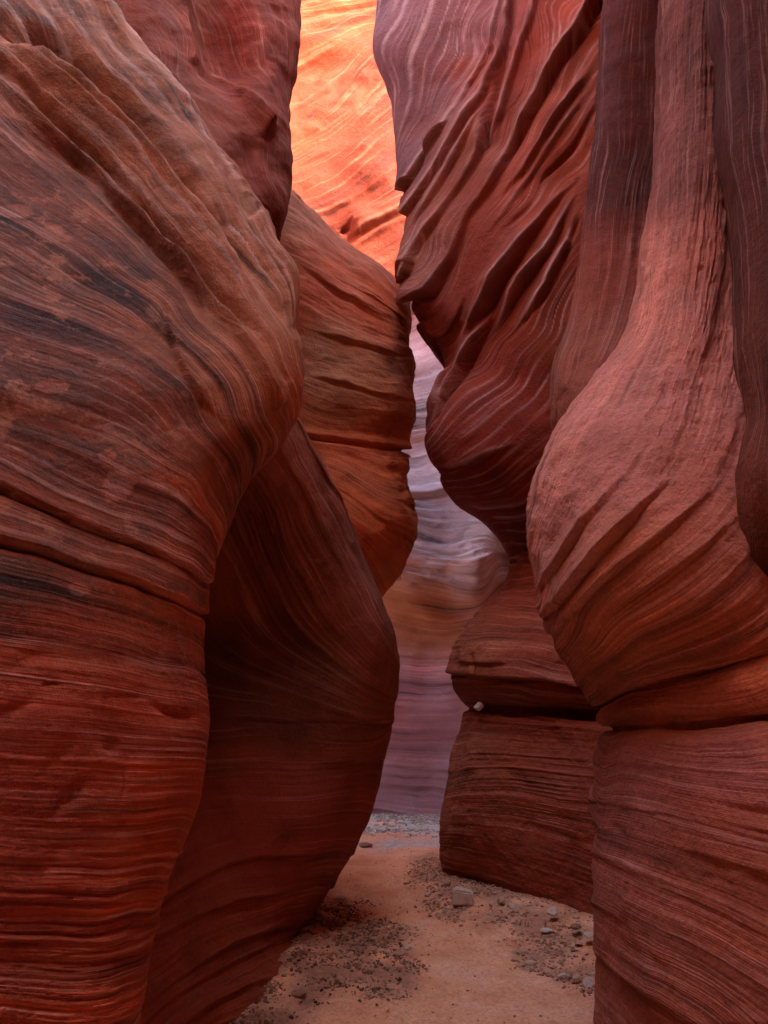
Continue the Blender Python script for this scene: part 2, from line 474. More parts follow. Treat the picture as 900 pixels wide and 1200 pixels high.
# ------------------------------------------------------------------ the far wall closing the passage
crack_far = [(100, 350), (340, 350), (440, 348), (520, 360), (700, 352), (1000, 350)]
foot_far = [(100, 764), (400, 768), (470, 769), (545, 771), (700, 775), (1000, 780)]
rock('far_canyon_wall', 'sunlit far canyon wall closing the view, swept with orange and pink bands at the top',
     [[(100, -170, 14.5), (300, -170, 15.2), (400, -170, 15.6), (500, -170, 15.6), (620, -170, 15.2), (900, -170, 14.6)],
      [(100, -60, 13.8), (300, -60, 14.6), (380, -60, 14.9), (450, -60, 15.0), (600, -60, 14.6), (900, -60, 14)],
      [(100, 100, 13.2), (300, 100, 14.1), (380, 100, 14.4), (450, 100, 14.3), (600, 100, 13.9), (900, 100, 13.4)],
      [(100, 230, 12.9), (300, 230, 13.6), (380, 230, 13.8), (450, 230, 13.7), (600, 230, 13.2), (900, 230, 12.8)],
      [(100, 330, 12.6), (300, 330, 13.2), (400, 330, 13.3), (470, 330, 13.2), (600, 330, 12.7), (900, 330, 12.3)],
      [(100, 365, 12.5), (300, 365, 13.2), (400, 365, 13.3), (480, 365, 13.3), (600, 365, 12.8), (900, 365, 12.3)],
      [(100, 480, 12.4), (300, 480, 12.9), (420, 480, 13.0), (500, 480, 12.9), (600, 480, 12.5), (900, 480, 12.0)],
      [(100, 580, 12.3), (300, 580, 12.6), (440, 580, 12.7), (510, 580, 12.6), (600, 580, 12.2), (900, 580, 11.8)],
      [(100, 660, 12.1), (300, 660, 12.3), (460, 660, 12.35), (545, 660, 12.1), (590, 660, 12.5), (900, 660, 11.8)],
      [(100, 710, 12.2), (300, 710, 12.3), (460, 710, 12.4), (540, 710, 12.5), (600, 710, 12.5), (900, 710, 11.8)],
      [(100, 765, 12.4), (300, 766, 12.5), (460, 768, 12.6), (540, 771, 12.6), (640, 773, 12.5), (900, 778, 11.8)],
      [(100, 860, 12.7), (300, 860, 12.8), (460, 860, 12.85), (540, 860, 12.8), (640, 860, 12.6), (900, 860, 12)],
      [(100, 950, 12.9), (300, 950, 13.0), (460, 950, 13.1), (540, 950, 13.0), (640, 950, 12.7), (900, 950, 12)],
      [(100, 980, 12.9), (300, 980, 13.0), (460, 980, 13.1), (540, 980, 13.0), (640, 980, 12.7), (900, 980, 12)]],
     lines=[(-4, [(352, -150), (443, -175)]), (0, [(352, 17), (400, 10), (443, 2)]), (0.5, [(345, 55), (395, 40), (440, 22)]),
            (1.0, [(341, 93), (387, 70), (437, 35)]), (2.0, [(339, 187), (387, 163), (425, 131), (452, 102)]),
            (2.7, [(341, 227), (402, 198), (460, 152)]), (3.4, [(385, 268), (431, 251), (472, 233)]), (4.0, [(431, 295), (478, 271)]),
            (4.7, [(470, 345), (500, 330)]), (5.5, [(486, 420), (520, 400)]), (6.5, [(486, 500), (520, 492)]),
            (7.4, [(487, 582), (520, 576), (545, 574)]), (8.0, [(487, 625), (550, 628), (595, 640)]), (8.7, [(480, 680), (560, 690), (590, 668)]),
            (9.4, [(455, 720), (520, 735), (570, 720)]), (10, [(450, 768), (545, 771)]), (11, [(450, 850), (540, 858)]), (12, [(440, 930), (520, 940)])],
     feats=[([(330, 30), (360, 22), (440, 8), (520, -8)], 4, 0.10, '+v'), ([(340, 44), (400, 33), (445, 17)], 3, 0.05, '+v'),
            ([(395, 272), (402, 266), (415, 262)], 5, 0.25, 'v'), ([(425, 272), (450, 262), (480, 248)], 4, 0.08, '+lip'),
            ([(330, 352), (460, 350), (560, 360)], 4, 0.10, '+v'), ([(480, 583), (515, 578), (560, 568)], 3, 0.16, '+lip'),
            ([(300, 767), (460, 768.5), (545, 771), (640, 774)], 3, 0.12, '+lip')],
     layers=[(5, 0.05, 0.3, 0.3), (14, 0.012, 0.3, 0.2), (8, 0.10, 0.2, -0.9, (4.9, 9.0)), (16, 0.02, 0.25, -0.8, (4.9, 9.0)), (7, 0.02, 0.2, -0.8, (9.9, 13))], crest_light_gain=0.9, rough=[(0.6, 0.22, 2), (3, 0.012, 4)],
     lumps=[(575, 640, 22, 60, 10, 0.25), (520, 660, 30, 50, 0, -0.12), (505, 720, 50, 14, 30, 0.1)],
     hues=[(390, 0, (0.192, 0.043, 0.004)), (350, 60, (0.182, 0.039, 0.007)), (440, 60, (0.182, 0.033, 0.004)), (400, 110, (0.182, 0.030, 0.004)), (350, 170, (0.192, 0.043, 0.010)),
           (430, 170, (0.174, 0.027, 0.004)), (380, 215, (0.174, 0.025, 0.004)), (450, 240, (0.174, 0.029, 0.007)), (460, 300, (0.174, 0.034, 0.010)), (410, 270, (0.174, 0.029, 0.007)),
           (500, 400, (0.56, 0.43, 0.46)), (500, 480, (0.48, 0.45, 0.51)), (500, 560, (0.40, 0.38, 0.45)), (520, 620, (0.50, 0.48, 0.57)), (570, 640, (0.62, 0.60, 0.65)),  # lit ridge spot and bluish skylight painted into these colours
           (480, 710, (0.44, 0.19, 0.09)), (530, 720, (0.46, 0.21, 0.10)), (560, 695, (0.42, 0.27, 0.22)),
           (500, 800, (0.62, 0.46, 0.55)), (500, 900, (0.60, 0.41, 0.46)), (470, 820, (0.56, 0.35, 0.38))],  # lavender of the skylight painted into the foot
     splits=[crack_far, foot_far], part_names=['upper_face', 'banded_face', 'foot_face'],
     part_labels=['orange sunlit face with a row of small pockets near its top', 'grey mauve face of wavy horizontal laminae', 'smooth lavender pink foot of the far wall'],
     mat=M_far, seed=11, alb=1.0, crinkle=[(9, 1.4, 0.03, (4.9, 9.2)), (9, 1.4, 0.012, (9.9, 13))], wrap=(0.5, 1.5, 4))

# ------------------------------------------------------------------ left side, back to front
crack_D = [(100, 498), (300, 506), (350, 512), (372, 516), (400, 519), (440, 523), (476, 529), (520, 534)]
rock('layered_bulge', 'reddish layered rock bulge left of the gap, rounded like stacked bellies below the sunlit wall',
     [[(150, 110, 9.8), (250, 160, 9.8), (338, 232, 9.9), (395, 290, 9.9), (440, 322, 9.9), (468, 356, 9.9)],
      [(150, 90, 8.0), (250, 150, 8.0), (342, 222, 8.1), (400, 279, 8.2), (450, 313, 8.4), (479, 350, 8.7)],
      [(150, 190, 7.2), (250, 225, 7.2), (345, 275, 7.3), (400, 322, 7.4), (450, 352, 7.7), (484, 378, 8.3)],
      [(150, 350, 6.9), (250, 370, 7.0), (350, 395, 7.1), (400, 410, 7.15), (450, 425, 7.4), (483, 435, 8.1)],
      [(150, 440, 6.85), (250, 450, 6.95), (350, 462, 7.05), (400, 470, 7.1), (450, 478, 7.3), (487, 486, 8.0)],
      [(150, 500, 6.9), (250, 506, 7.0), (350, 513, 7.1), (400, 519, 7.2), (445, 524, 7.45), (476, 529, 8.05)],
      [(150, 550, 6.85), (250, 555, 6.9), (350, 558, 7.0), (400, 561, 7.05), (450, 566, 7.3), (479, 570, 8.0)],
      [(150, 610, 6.85), (250, 610, 6.9), (350, 610, 6.95), (400, 611, 7.0), (455, 612, 7.25), (490, 612, 8.0)],
      [(150, 650, 6.95), (250, 650, 7.0), (350, 650, 7.05), (400, 650, 7.15), (445, 651, 7.35), (478, 652, 8.0)],
      [(150, 700, 7.2), (250, 700, 7.25), (340, 700, 7.3), (380, 700, 7.4), (415, 700, 7.6), (445, 701, 8.1)],
      [(150, 800, 7.4), (250, 800, 7.5), (320, 800, 7.6), (350, 800, 7.7), (380, 800, 7.9), (410, 800, 8.3)],
      [(150, 1010, 7.6), (200, 1010, 7.7), (260, 1010, 7.9), (300, 1010, 8.0), (330, 1010, 8.2), (350, 1010, 8.6)],
      [(150, 1050, 7.6), (200, 1050, 7.7), (260, 1050, 7.9), (300, 1050, 8.0), (330, 1050, 8.2), (350, 1050, 8.6)]],
     lines=[(0, [(340, 225), (400, 282), (450, 316), (478, 350)]), (0.7, [(332, 275), (400, 318), (450, 350), (480, 374)]),
            (1.4, [(345, 335), (400, 365), (450, 388), (482, 400)]), (2.1, [(358, 400), (420, 420), (484, 440)]),
            (2.8, [(360, 458), (420, 474), (486, 488)]), (3.5, [(372, 516), (430, 522), (476, 529)]),
            (4.2, [(382, 538), (430, 560), (480, 580)]), (5.2, [(395, 575), (440, 610), (485, 640)]), (6.2, [(420, 625), (450, 660), (470, 690)])],
     feats=[(crack_D, 3, 0.16, '+v'), (crack_D, 7, 0.08, '+r'), ([(360, 385), (420, 402), (480, 420)], 4, 0.06, 'lip'), ([(340, 300), (400, 345), (470, 385)], 4, 0.05, 'lip'),
            ([(355, 440), (420, 455), (487, 470)], 4, 0.05, 'lip')],
     layers=[(2.2, 0.025, 0.25, 0.5), (7, 0.013, 0.2, 0.4), (19, 0.010, 0.3, 0.2)], rough=[(1.2, 0.08, 4), (7, 0.014, 4)],
     hues=[(350, 260, BRN), (420, 320, (0.40, 0.15, 0.10)), (380, 340, (0.46, 0.12, 0.06)), (450, 360, (0.5, 0.14, 0.07)), (400, 430, (0.30, 0.16, 0.11)), (460, 430, (0.36, 0.17, 0.12)),
           (420, 480, (0.34, 0.17, 0.10)), (470, 500, ORG), (420, 550, (0.5, 0.15, 0.08)), (470, 590, (0.52, 0.16, 0.08)), (460, 640, (0.55, 0.20, 0.09)), (430, 600, ORG)],
     splits=[crack_D], part_names=['upper_belly', 'lower_belly'], part_labels=['larger belly with dark grey streaks', 'smoother orange belly under the crack'], mat=M_lobe, seed=23, alb=1.0, crinkle=[(12, 2.5, 0.016)])

rock('dark_overhang', 'dark red wall at top left rising behind the varnished left wall beside the sunlit strip',
     [[(-60, -420, 5.6), (20, -420, 5.8), (80, -420, 6.1), (130, -420, 6.6), (160, -420, 7.0), (180, -420, 7.4)],
      [(40, -150, 5.3), (120, -150, 5.5), (190, -150, 5.7), (235, -150, 6.1), (285, -150, 6.4), (335, -150, 6.9)],
      [(20, 0, 5.2), (120, 0, 5.4), (195, 0, 5.6), (240, 0, 6.1), (300, 0, 6.25), (352, 0, 6.8)],
      [(20, 60, 5.1), (120, 60, 5.3), (205, 60, 5.5), (255, 60, 6.0), (310, 60, 6.15), (350, 60, 6.7)],
      [(20, 125, 5.0), (120, 125, 5.3), (210, 125, 5.5), (262, 125, 5.75), (305, 125, 5.95), (339, 125, 6.5)],
      [(20, 200, 5.0), (120, 200, 5.3), (210, 200, 5.45), (260, 200, 5.6), (304, 200, 5.8), (338, 200, 6.3)],
      [(20, 250, 5.0), (120, 250, 5.3), (210, 250, 5.45), (260, 250, 5.6), (302, 250, 5.8), (333, 250, 6.2)],
      [(20, 290, 5.1), (120, 290, 5.4), (210, 290, 5.6), (255, 290, 5.7), (293, 290, 5.9), (321, 290, 6.2)],
      [(20, 340, 5.4), (120, 340, 5.6), (200, 340, 5.9), (240, 340, 6.1), (270, 340, 6.3), (295, 340, 6.5)],
      [(20, 440, 6.0), (90, 440, 6.1), (150, 440, 6.4), (190, 440, 6.6), (220, 440, 6.8), (240, 440, 7.1)]],
     lines=[(0, [(140, 0), (200, 90), (260, 170), (300, 240), (325, 285)]), (1, [(215, 0), (240, 60), (290, 110), (318, 160), (330, 230)]),
            (2, [(270, 0), (300, 70), (325, 120), (336, 170)]), (3, [(330, 0), (340, 60), (338, 120)]), (-1, [(130, 20), (180, 90), (240, 190), (290, 270)])],
     feats=[([(212, -60), (216, 0), (232, 62), (288, 108), (312, 150)], 7, 0.14, '+r'), ([(283, 150), (292, 180), (300, 215), (308, 245)], 5, 0.08, 'v')],
     layers=[(3, 0.03, 0.4, 0.3), (9, 0.012, 0.4, 0.2)], rough=[(1.2, 0.10, 4), (6, 0.015, 4)], lumps=[(262, 60, 30, 55, -30, -0.25), (285, 190, 14, 30, 0, -0.06)],
     hues=[(180, 20, (0.166, 0.044, 0.023)), (230, 60, (0.198, 0.052, 0.026)), (270, 50, (0.253, 0.047, 0.016)), (330, 40, (0.221, 0.052, 0.023)), (320, 110, (0.221, 0.052, 0.023)), (240, 130, (0.221, 0.073, 0.041)),  # shade and the hollow's orange glow painted into the colour
           (290, 170, (0.221, 0.068, 0.037)), (325, 220, (0.198, 0.052, 0.026)), (300, 270, (0.166, 0.042, 0.020))],
     mat=M_lobe, seed=31, satur=1.45, alb=0.85, crinkle=[(8, 1.5, 0.015)])

rock('hollowed_lobe', 'smooth dark red rock lobe with a hollow face, undercut beside the dark gravel',
     [[(-100, 200, 4.6), (-20, 200, 4.8), (40, 210, 4.9), (90, 230, 5.0), (130, 245, 5.2), (170, 265, 5.4)],
      [(-100, 300, 3.9), (50, 310, 4.2), (120, 320, 4.4), (180, 335, 4.7), (230, 350, 4.9), (275, 365, 5.3)],
      [(-50, 400, 3.8), (80, 405, 4.1), (170, 410, 4.3), (240, 420, 4.5), (290, 430, 4.8), (328, 440, 5.2)],
      [(0, 490, 3.7), (120, 490, 4.0), (215, 490, 4.4), (285, 490, 4.6), (325, 490, 4.85), (355, 490, 5.3)],
      [(100, 560, 3.85), (200, 560, 4.3), (265, 560, 4.7), (320, 560, 4.85), (360, 560, 5.1), (386, 560, 5.6)],
      [(100, 640, 3.9), (200, 640, 4.4), (255, 640, 5.0), (315, 640, 5.15), (380, 640, 5.3), (421, 640, 5.8)],
      [(100, 710, 4.0), (200, 710, 4.5), (245, 710, 5.2), (315, 710, 5.4), (405, 710, 5.5), (451, 710, 6.1)],
      [(100, 770, 4.0), (200, 770, 4.6), (243, 770, 5.25), (315, 770, 5.5), (420, 770, 5.65), (467, 770, 6.25)],
      [(100, 830, 4.0), (200, 830, 4.6), (243, 830, 5.1), (315, 830, 5.4), (415, 830, 5.7), (461, 830, 6.3)],
      [(100, 890, 4.0), (200, 890, 4.5), (243, 890, 4.95), (315, 890, 5.3), (405, 890, 5.7), (452, 890, 6.3)],
      [(100, 950, 3.9), (195, 950, 4.3), (240, 950, 4.75), (300, 950, 5.15), (390, 950, 5.6), (440, 950, 6.3)],
      [(100, 1030, 3.7), (190, 1030, 4.05), (232, 1030, 4.45), (285, 1030, 4.95), (350, 1030, 5.5), (397, 1030, 6.35)],
      [(90, 1075, 3.6), (185, 1075, 3.95), (222, 1075, 4.3), (275, 1075, 4.8), (328, 1075, 5.4), (364, 1075, 6.3)],
      [(80, 1135, 3.5), (175, 1135, 3.8), (212, 1135, 4.1), (255, 1135, 4.5), (305, 1135, 4.9), (344, 1135, 5.25)],
      [(60, 1200, 3.2), (150, 1200, 3.5), (182, 1200, 3.65), (212, 1200, 3.85), (245, 1200, 4.1), (276, 1200, 4.38)],
      [(30, 1330, 2.9), (90, 1330, 3.1), (120, 1330, 3.3), (140, 1330, 3.4), (160, 1330, 3.5), (190, 1330, 3.7)]],
     lines=[(0, [(357, 500), (400, 590), (440, 675), (465, 735)]), (1, [(335, 545), (372, 620), (412, 695), (462, 775)]),
            (2, [(305, 610), (335, 690), (385, 760), (458, 815)]), (3, [(250, 770), (310, 800), (380, 825), (456, 842)]),
            (3.6, [(245, 842), (340, 846), (456, 852)]), (4.3, [(245, 905), (340, 905), (450, 903)]), (5, [(248, 955), (340, 955), (438, 950)]),
            (5.7, [(200, 1046), (228, 1028), (262, 1012), (300, 1002), (415, 1000)]), (6.3, [(185, 1094), (260, 1058), (300, 1050), (390, 1040)]),
            (7.0, [(178, 1168), (225, 1130), (268, 1105), (300, 1094), (362, 1072)]), (7.8, [(215, 1180), (270, 1150), (335, 1120)]), (-.8, [(362, 470), (385, 520)])],
     feats=[([(190, 1058), (228, 1034), (262, 1016), (300, 1006), (418, 1003)], 3, 0.016, '+lip'), ([(180, 1103), (232, 1075), (270, 1059), (300, 1052), (395, 1040)], 3, 0.016, '+lip'),
            ([(170, 1180), (225, 1136), (268, 1108), (300, 1097), (365, 1075)], 3, 0.018, '+lip'), ([(240, 838), (340, 846), (465, 848)], 3, 0.015, '+lip'),
            ([(312, 520), (326, 620), (345, 690), (400, 770)], 22, 0.05, 'r'), 
            ([(372, 520), (407, 590), (440, 655), (463, 712)], 4, 0.02, 'r'), ([(362, 530), (395, 600), (430, 670), (456, 735)], 4, 0.025, 'v')],
     layers=[(2.0, 0.014, 0.2, 0.3), (9, 0.007, 0.2, 0.3), (24, 0.006, 0.4, 0.2)], rough=[(1.0, 0.07, 3), (6, 0.012, 4)],
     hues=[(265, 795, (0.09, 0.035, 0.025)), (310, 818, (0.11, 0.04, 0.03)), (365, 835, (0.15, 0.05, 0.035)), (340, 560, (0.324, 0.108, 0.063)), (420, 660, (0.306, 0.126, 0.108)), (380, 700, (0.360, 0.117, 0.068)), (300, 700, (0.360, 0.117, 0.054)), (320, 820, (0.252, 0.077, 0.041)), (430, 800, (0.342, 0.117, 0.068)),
           (340, 900, (0.360, 0.086, 0.054)), (300, 980, (0.360, 0.077, 0.045)), (400, 980, (0.342, 0.077, 0.045)), (250, 1080, (0.378, 0.099, 0.050)), (320, 1070, (0.342, 0.081, 0.045)), (220, 1170, (0.396, 0.108, 0.054))],
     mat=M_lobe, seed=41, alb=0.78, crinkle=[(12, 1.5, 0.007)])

crack_A1 = [(-400, 520), (0, 572), (55, 598), (125, 627), (200, 655), (243, 682), (300, 700)]
crack_A2 = [(-400, 600), (0, 637), (50, 650), (100, 667), (160, 685), (210, 705), (240, 721), (300, 750)]
rock('varnished_left_wall', 'huge left foreground wall, dark varnish flaking to orange above smooth red rock',
     [[(-750, -420, 3.0), (-560, -420, 3.4), (-430, -420, 3.8), (-340, -420, 4.1), (-250, -420, 4.3), (-175, -420, 4.7)],
      [(-480, -150, 2.9), (-270, -150, 3.2), (-140, -150, 3.5), (-70, -150, 3.8), (-25, -150, 4.0), (15, -150, 4.4)],
      [(-350, 0, 2.7), (-160, 0, 3.0), (-30, 0, 3.35), (45, 0, 3.6), (92, 0, 3.8), (125, 0, 4.2)],
      [(-330, 100, 2.5), (-130, 100, 2.75), (10, 100, 3.05), (105, 100, 3.35), (165, 100, 3.65), (201, 100, 4.05)],
      [(-320, 230, 2.25), (-120, 230, 2.5), (60, 230, 2.85), (170, 230, 3.12), (247, 230, 3.42), (289, 230, 3.85)],
      [(-300, 330, 2.1), (-100, 330, 2.35), (80, 330, 2.65), (205, 330, 2.92), (290, 330, 3.2), (338, 330, 3.65)],
      [(-300, 400, 2.0), (-100, 400, 2.2), (80, 400, 2.5), (205, 400, 2.75), (302, 400, 3.0), (354, 400, 3.5)],
      [(-300, 455, 1.95), (-100, 455, 2.1), (80, 455, 2.4), (205, 455, 2.6), (300, 455, 2.88), (354, 460, 3.4)],
      [(-300, 495, 1.9), (-100, 495, 2.1), (70, 495, 2.35), (190, 495, 2.55), (278, 497, 2.75), (337, 505, 3.3)],
      [(-300, 540, 1.85), (-100, 540, 2.05), (60, 540, 2.3), (170, 540, 2.47), (245, 540, 2.65), (295, 545, 3.1)],
      [(-300, 600, 1.8), (-100, 600, 2.0), (50, 600, 2.25), (145, 600, 2.4), (220, 600, 2.58), (270, 600, 3.0)],
      [(-300, 680, 1.75), (-100, 680, 1.95), (50, 680, 2.2), (130, 680, 2.33), (203, 680, 2.5), (247, 680, 2.9)],
      [(-300, 760, 1.75), (-100, 760, 1.95), (50, 760, 2.18), (130, 760, 2.3), (197, 760, 2.48), (237, 760, 2.85)],
      [(-300, 850, 1.75), (-100, 850, 1.95), (50, 850, 2.15), (130, 850, 2.28), (203, 850, 2.45), (243, 850, 2.8)],
      [(-300, 925, 1.75), (-100, 925, 1.95), (50, 925, 2.15), (130, 925, 2.27), (198, 925, 2.42), (238, 925, 2.75)],
      [(-300, 1020, 1.75), (-100, 1020, 1.92), (40, 1020, 2.12), (110, 1020, 2.23), (170, 1020, 2.38), (207, 1020, 2.7)],
      [(-300, 1100, 1.72), (-100, 1100, 1.9), (30, 1100, 2.1), (95, 1100, 2.2), (150, 1100, 2.35), (184, 1100, 2.65)],
      [(-300, 1200, 1.7), (-100, 1200, 1.85), (20, 1200, 2.05), (85, 1200, 2.15), (135, 1200, 2.3), (166, 1200, 2.55)],
      [(-300, 1750, 1.6), (-100, 1750, 1.75), (0, 1750, 1.95), (60, 1750, 2.05), (110, 1750, 2.2), (140, 1750, 2.45)]],
     lines=[(0, [(60, -60), (130, 40), (200, 118), (262, 205), (310, 285), (340, 345), (356, 425)]),
            (0.5, [(0, 10), (60, 75), (120, 130), (200, 215), (260, 285), (310, 355), (335, 400), (352, 455)]),
            (1.0, [(0, 75), (50, 135), (100, 185), (150, 238), (200, 298), (260, 368), (310, 430), (330, 480)]),
            (1.7, [(0, 200), (60, 240), (130, 290), (200, 350), (250, 410), (295, 490)]),
            (2.5, [(0, 330), (80, 365), (160, 405), (230, 460), (270, 530)]), (3.2, [(0, 450), (80, 475), (160, 510), (230, 560), (260, 605)]),
            (4.0, [(0, 572), (55, 600), (125, 627), (200, 655), (240, 680)]), (4.6, [(0, 637), (50, 650), (100, 667), (160, 685), (210, 705), (238, 722)]),
            (5.2, [(0, 715), (100, 733), (190, 760), (236, 778)]), (6.0, [(0, 800), (120, 815), (238, 836)]), (7, [(0, 900), (120, 905), (238, 908)]),
            (7.9, [(0, 990), (110, 995), (208, 985)]), (8.5, [(0, 1055), (125, 1058), (192, 1050)]), (9.0, [(0, 1100), (125, 1101), (184, 1087)]), (10, [(0, 1190), (165, 1180)])],
     feats=[(crack_A1, 2.2, 0.016, '+v'), (crack_A1, 6, 0.008, '+lip'), (crack_A2, 2.4, 0.024, '+v'), (crack_A2, 6, 0.010, '+lip'),
            ([(-60, -70), (0, 8), (60, 75), (120, 130), (200, 215), (260, 287), (310, 357), (335, 400)], 10, 0.05, 'r'),
            ([(-10, 20), (60, 50), (120, 100), (200, 180), (262, 255), (315, 330), (345, 385)], 13, 0.075, '+v'),
            ([(30, -70), (110, 5), (165, 62), (235, 148), (292, 232), (330, 308), (352, 370)], 9, 0.045, '+r'),
            ([(40, -70), (122, 10), (180, 80), (245, 165), (296, 250)], 4, 0.03, '+v'), 
            ([(-20, 70), (20, 105), (60, 150), (95, 182), (150, 240), (200, 300), (260, 370), (300, 420), (325, 470)], 7, 0.04, '+r'),
            ([(-20, 45), (30, 88), (75, 135), (120, 180), (200, 270), (255, 335), (300, 385), (335, 440)], 6, 0.05, '+v'),
            ([(0, 120), (60, 165), (120, 215), (175, 275), (225, 340), (262, 395)], 5, 0.03, 'v'),
            ([(200, 335), (193, 385), (210, 430), (232, 470), (275, 510)], 6, 0.016, 'lip'),
            
            ([(148, 870), (151, 900), (148, 945)], 1.8, 0.006, 'v'),
            ([(45, 804), (62, 799), (75, 803)], 3, 0.006, 'v'), ([(115, 812), (140, 816), (180, 818)], 3, 0.005, 'v'),
            ([(0, 1056), (125, 1059), (192, 1051)], 4, 0.004, '+lip'), ([(-100, 1102), (0, 1103), (125, 1104), (184, 1089)], 4, 0.005, '+lip'), ([(0, 1010), (100, 1012), (205, 1003)], 4, 0.003, '+lip'),
            ([(170, 822), (200, 836), (236, 842)], 4, 0.012, 'v')],
     layers=[(2.2, 0.010, 0.3, 0.4), (6.5, 0.0040, 0.22, 0.5), (17, 0.0026, 0.35, 0.3), (6, 0.036, 0.14, -0.8, (-2, 1.2)), (15, 0.008, 0.2, -0.8, (-2, 1.5)), (9, 0.011, 0.18, -0.8, (1.0, 3.6))],
     rough=[(1.3, 0.035, 3), (5, 0.008, 4), (14, 0.0035, 4)],
     lumps=[(190, 860, 40, 60, 0, 0.02), (120, 890, 22, 14, -30, 0.014), (60, 860, 60, 24, 0, 0.012), (110, 960, 40, 20, 0, 0.010), (72, 882, 22, 8, -50, -0.020), (86, 932, 26, 8, -48, -0.024), (134, 874, 9, 8, 0, -0.022),
            (14, 832, 26, 8, -28, -0.018), (150, 965, 14, 7, -50, -0.014), (60, 1010, 30, 10, -60, -0.010), (120, 770, 60, 10, 5, -0.012), (210, 840, 20, 12, 0, -0.012), (40, 770, 26, 9, -20, -0.01), (170, 905, 10, 26, 10, 0.008)],
     hues=[(40, 40, (0.484, 0.207, 0.144)), (120, 120, (0.577, 0.280, 0.186)), (200, 220, (0.646, 0.352, 0.228)), (280, 300, (0.692, 0.394, 0.253)), (330, 380, (0.646, 0.311, 0.186)), (20, 200, (0.392, 0.134, 0.084)), (100, 300, (0.415, 0.145, 0.084)),  # upper ridges made paler to paint in light from above
           (200, 400, (0.484, 0.197, 0.118)), (290, 450, (0.577, 0.228, 0.126)), (40, 400, (0.392, 0.134, 0.084)), (120, 480, (0.439, 0.145, 0.084)), (220, 550, (0.508, 0.186, 0.109)), (40, 560, (0.461, 0.145, 0.084)), (120, 600, (0.461, 0.145, 0.076)),
           (220, 620, (0.484, 0.145, 0.076)), (40, 680, (0.484, 0.177, 0.118)), (180, 700, (0.530, 0.186, 0.109)), (60, 760, (0.554, 0.156, 0.101)), (200, 780, (0.530, 0.156, 0.093)), (60, 850, (0.577, 0.156, 0.109)), (180, 850, (0.577, 0.134, 0.076)),
           (60, 950, (0.484, 0.125, 0.084)), (200, 950, (0.599, 0.134, 0.042)), (180, 1030, (0.577, 0.134, 0.051)), (60, 1040, (0.530, 0.125, 0.076)), (60, 1150, (0.599, 0.145, 0.076)), (150, 1150, (0.577, 0.145, 0.067))],
     varnish=[(40, 40, 0.47), (150, 130, 0.42), (250, 250, 0.26), (320, 350, 0.13), (60, 200, 0.53), (150, 300, 0.53), (40, 330, 0.56), (200, 400, 0.42), (290, 440, 0.13), (60, 450, 0.64), (150, 520, 0.58), (230, 560, 0.38), (60, 560, 0.59), (150, 610, 0.55), (230, 640, 0.38),
              (60, 680, 0.64), (180, 700, 0.51), (60, 750, 0.30), (200, 760, 0.17), (60, 830, 0.00), (200, 850, 0), (60, 1000, 0), (180, 1000, 0), (100, 1150, 0)],
     splits=[crack_A1, crack_A2], part_names=['upper_wall', 'middle_band', 'lower_wall'],
     part_labels=['dark varnished upper wall with long slanting ribs', 'narrow rounded band between two long cracks', 'smooth red lower wall with shallow dents'], mat=M_left, seed=5, warm=0.75, scars=[(141, 571, 19, 16, 1.0), (92, 690, 10, 8, 0.8), (95, 615, 16, 8, 0.5), (62, 275, 18, 10, 0.5), (125, 534, 10, 6, 0.5), (152, 688, 12, 8, 0.4), (20, 245, 20, 9, 0.5), (60, 455, 22, 8, 0.5), (178, 372, 8, 14, 0.4)], calm_at=[(352, 418, 60, 0.9), (240, 690, 25, 0.6)], feat_gain=2.0, crinkle=[(13, 1.6, 0.008)], crest_light_gain=1.3)

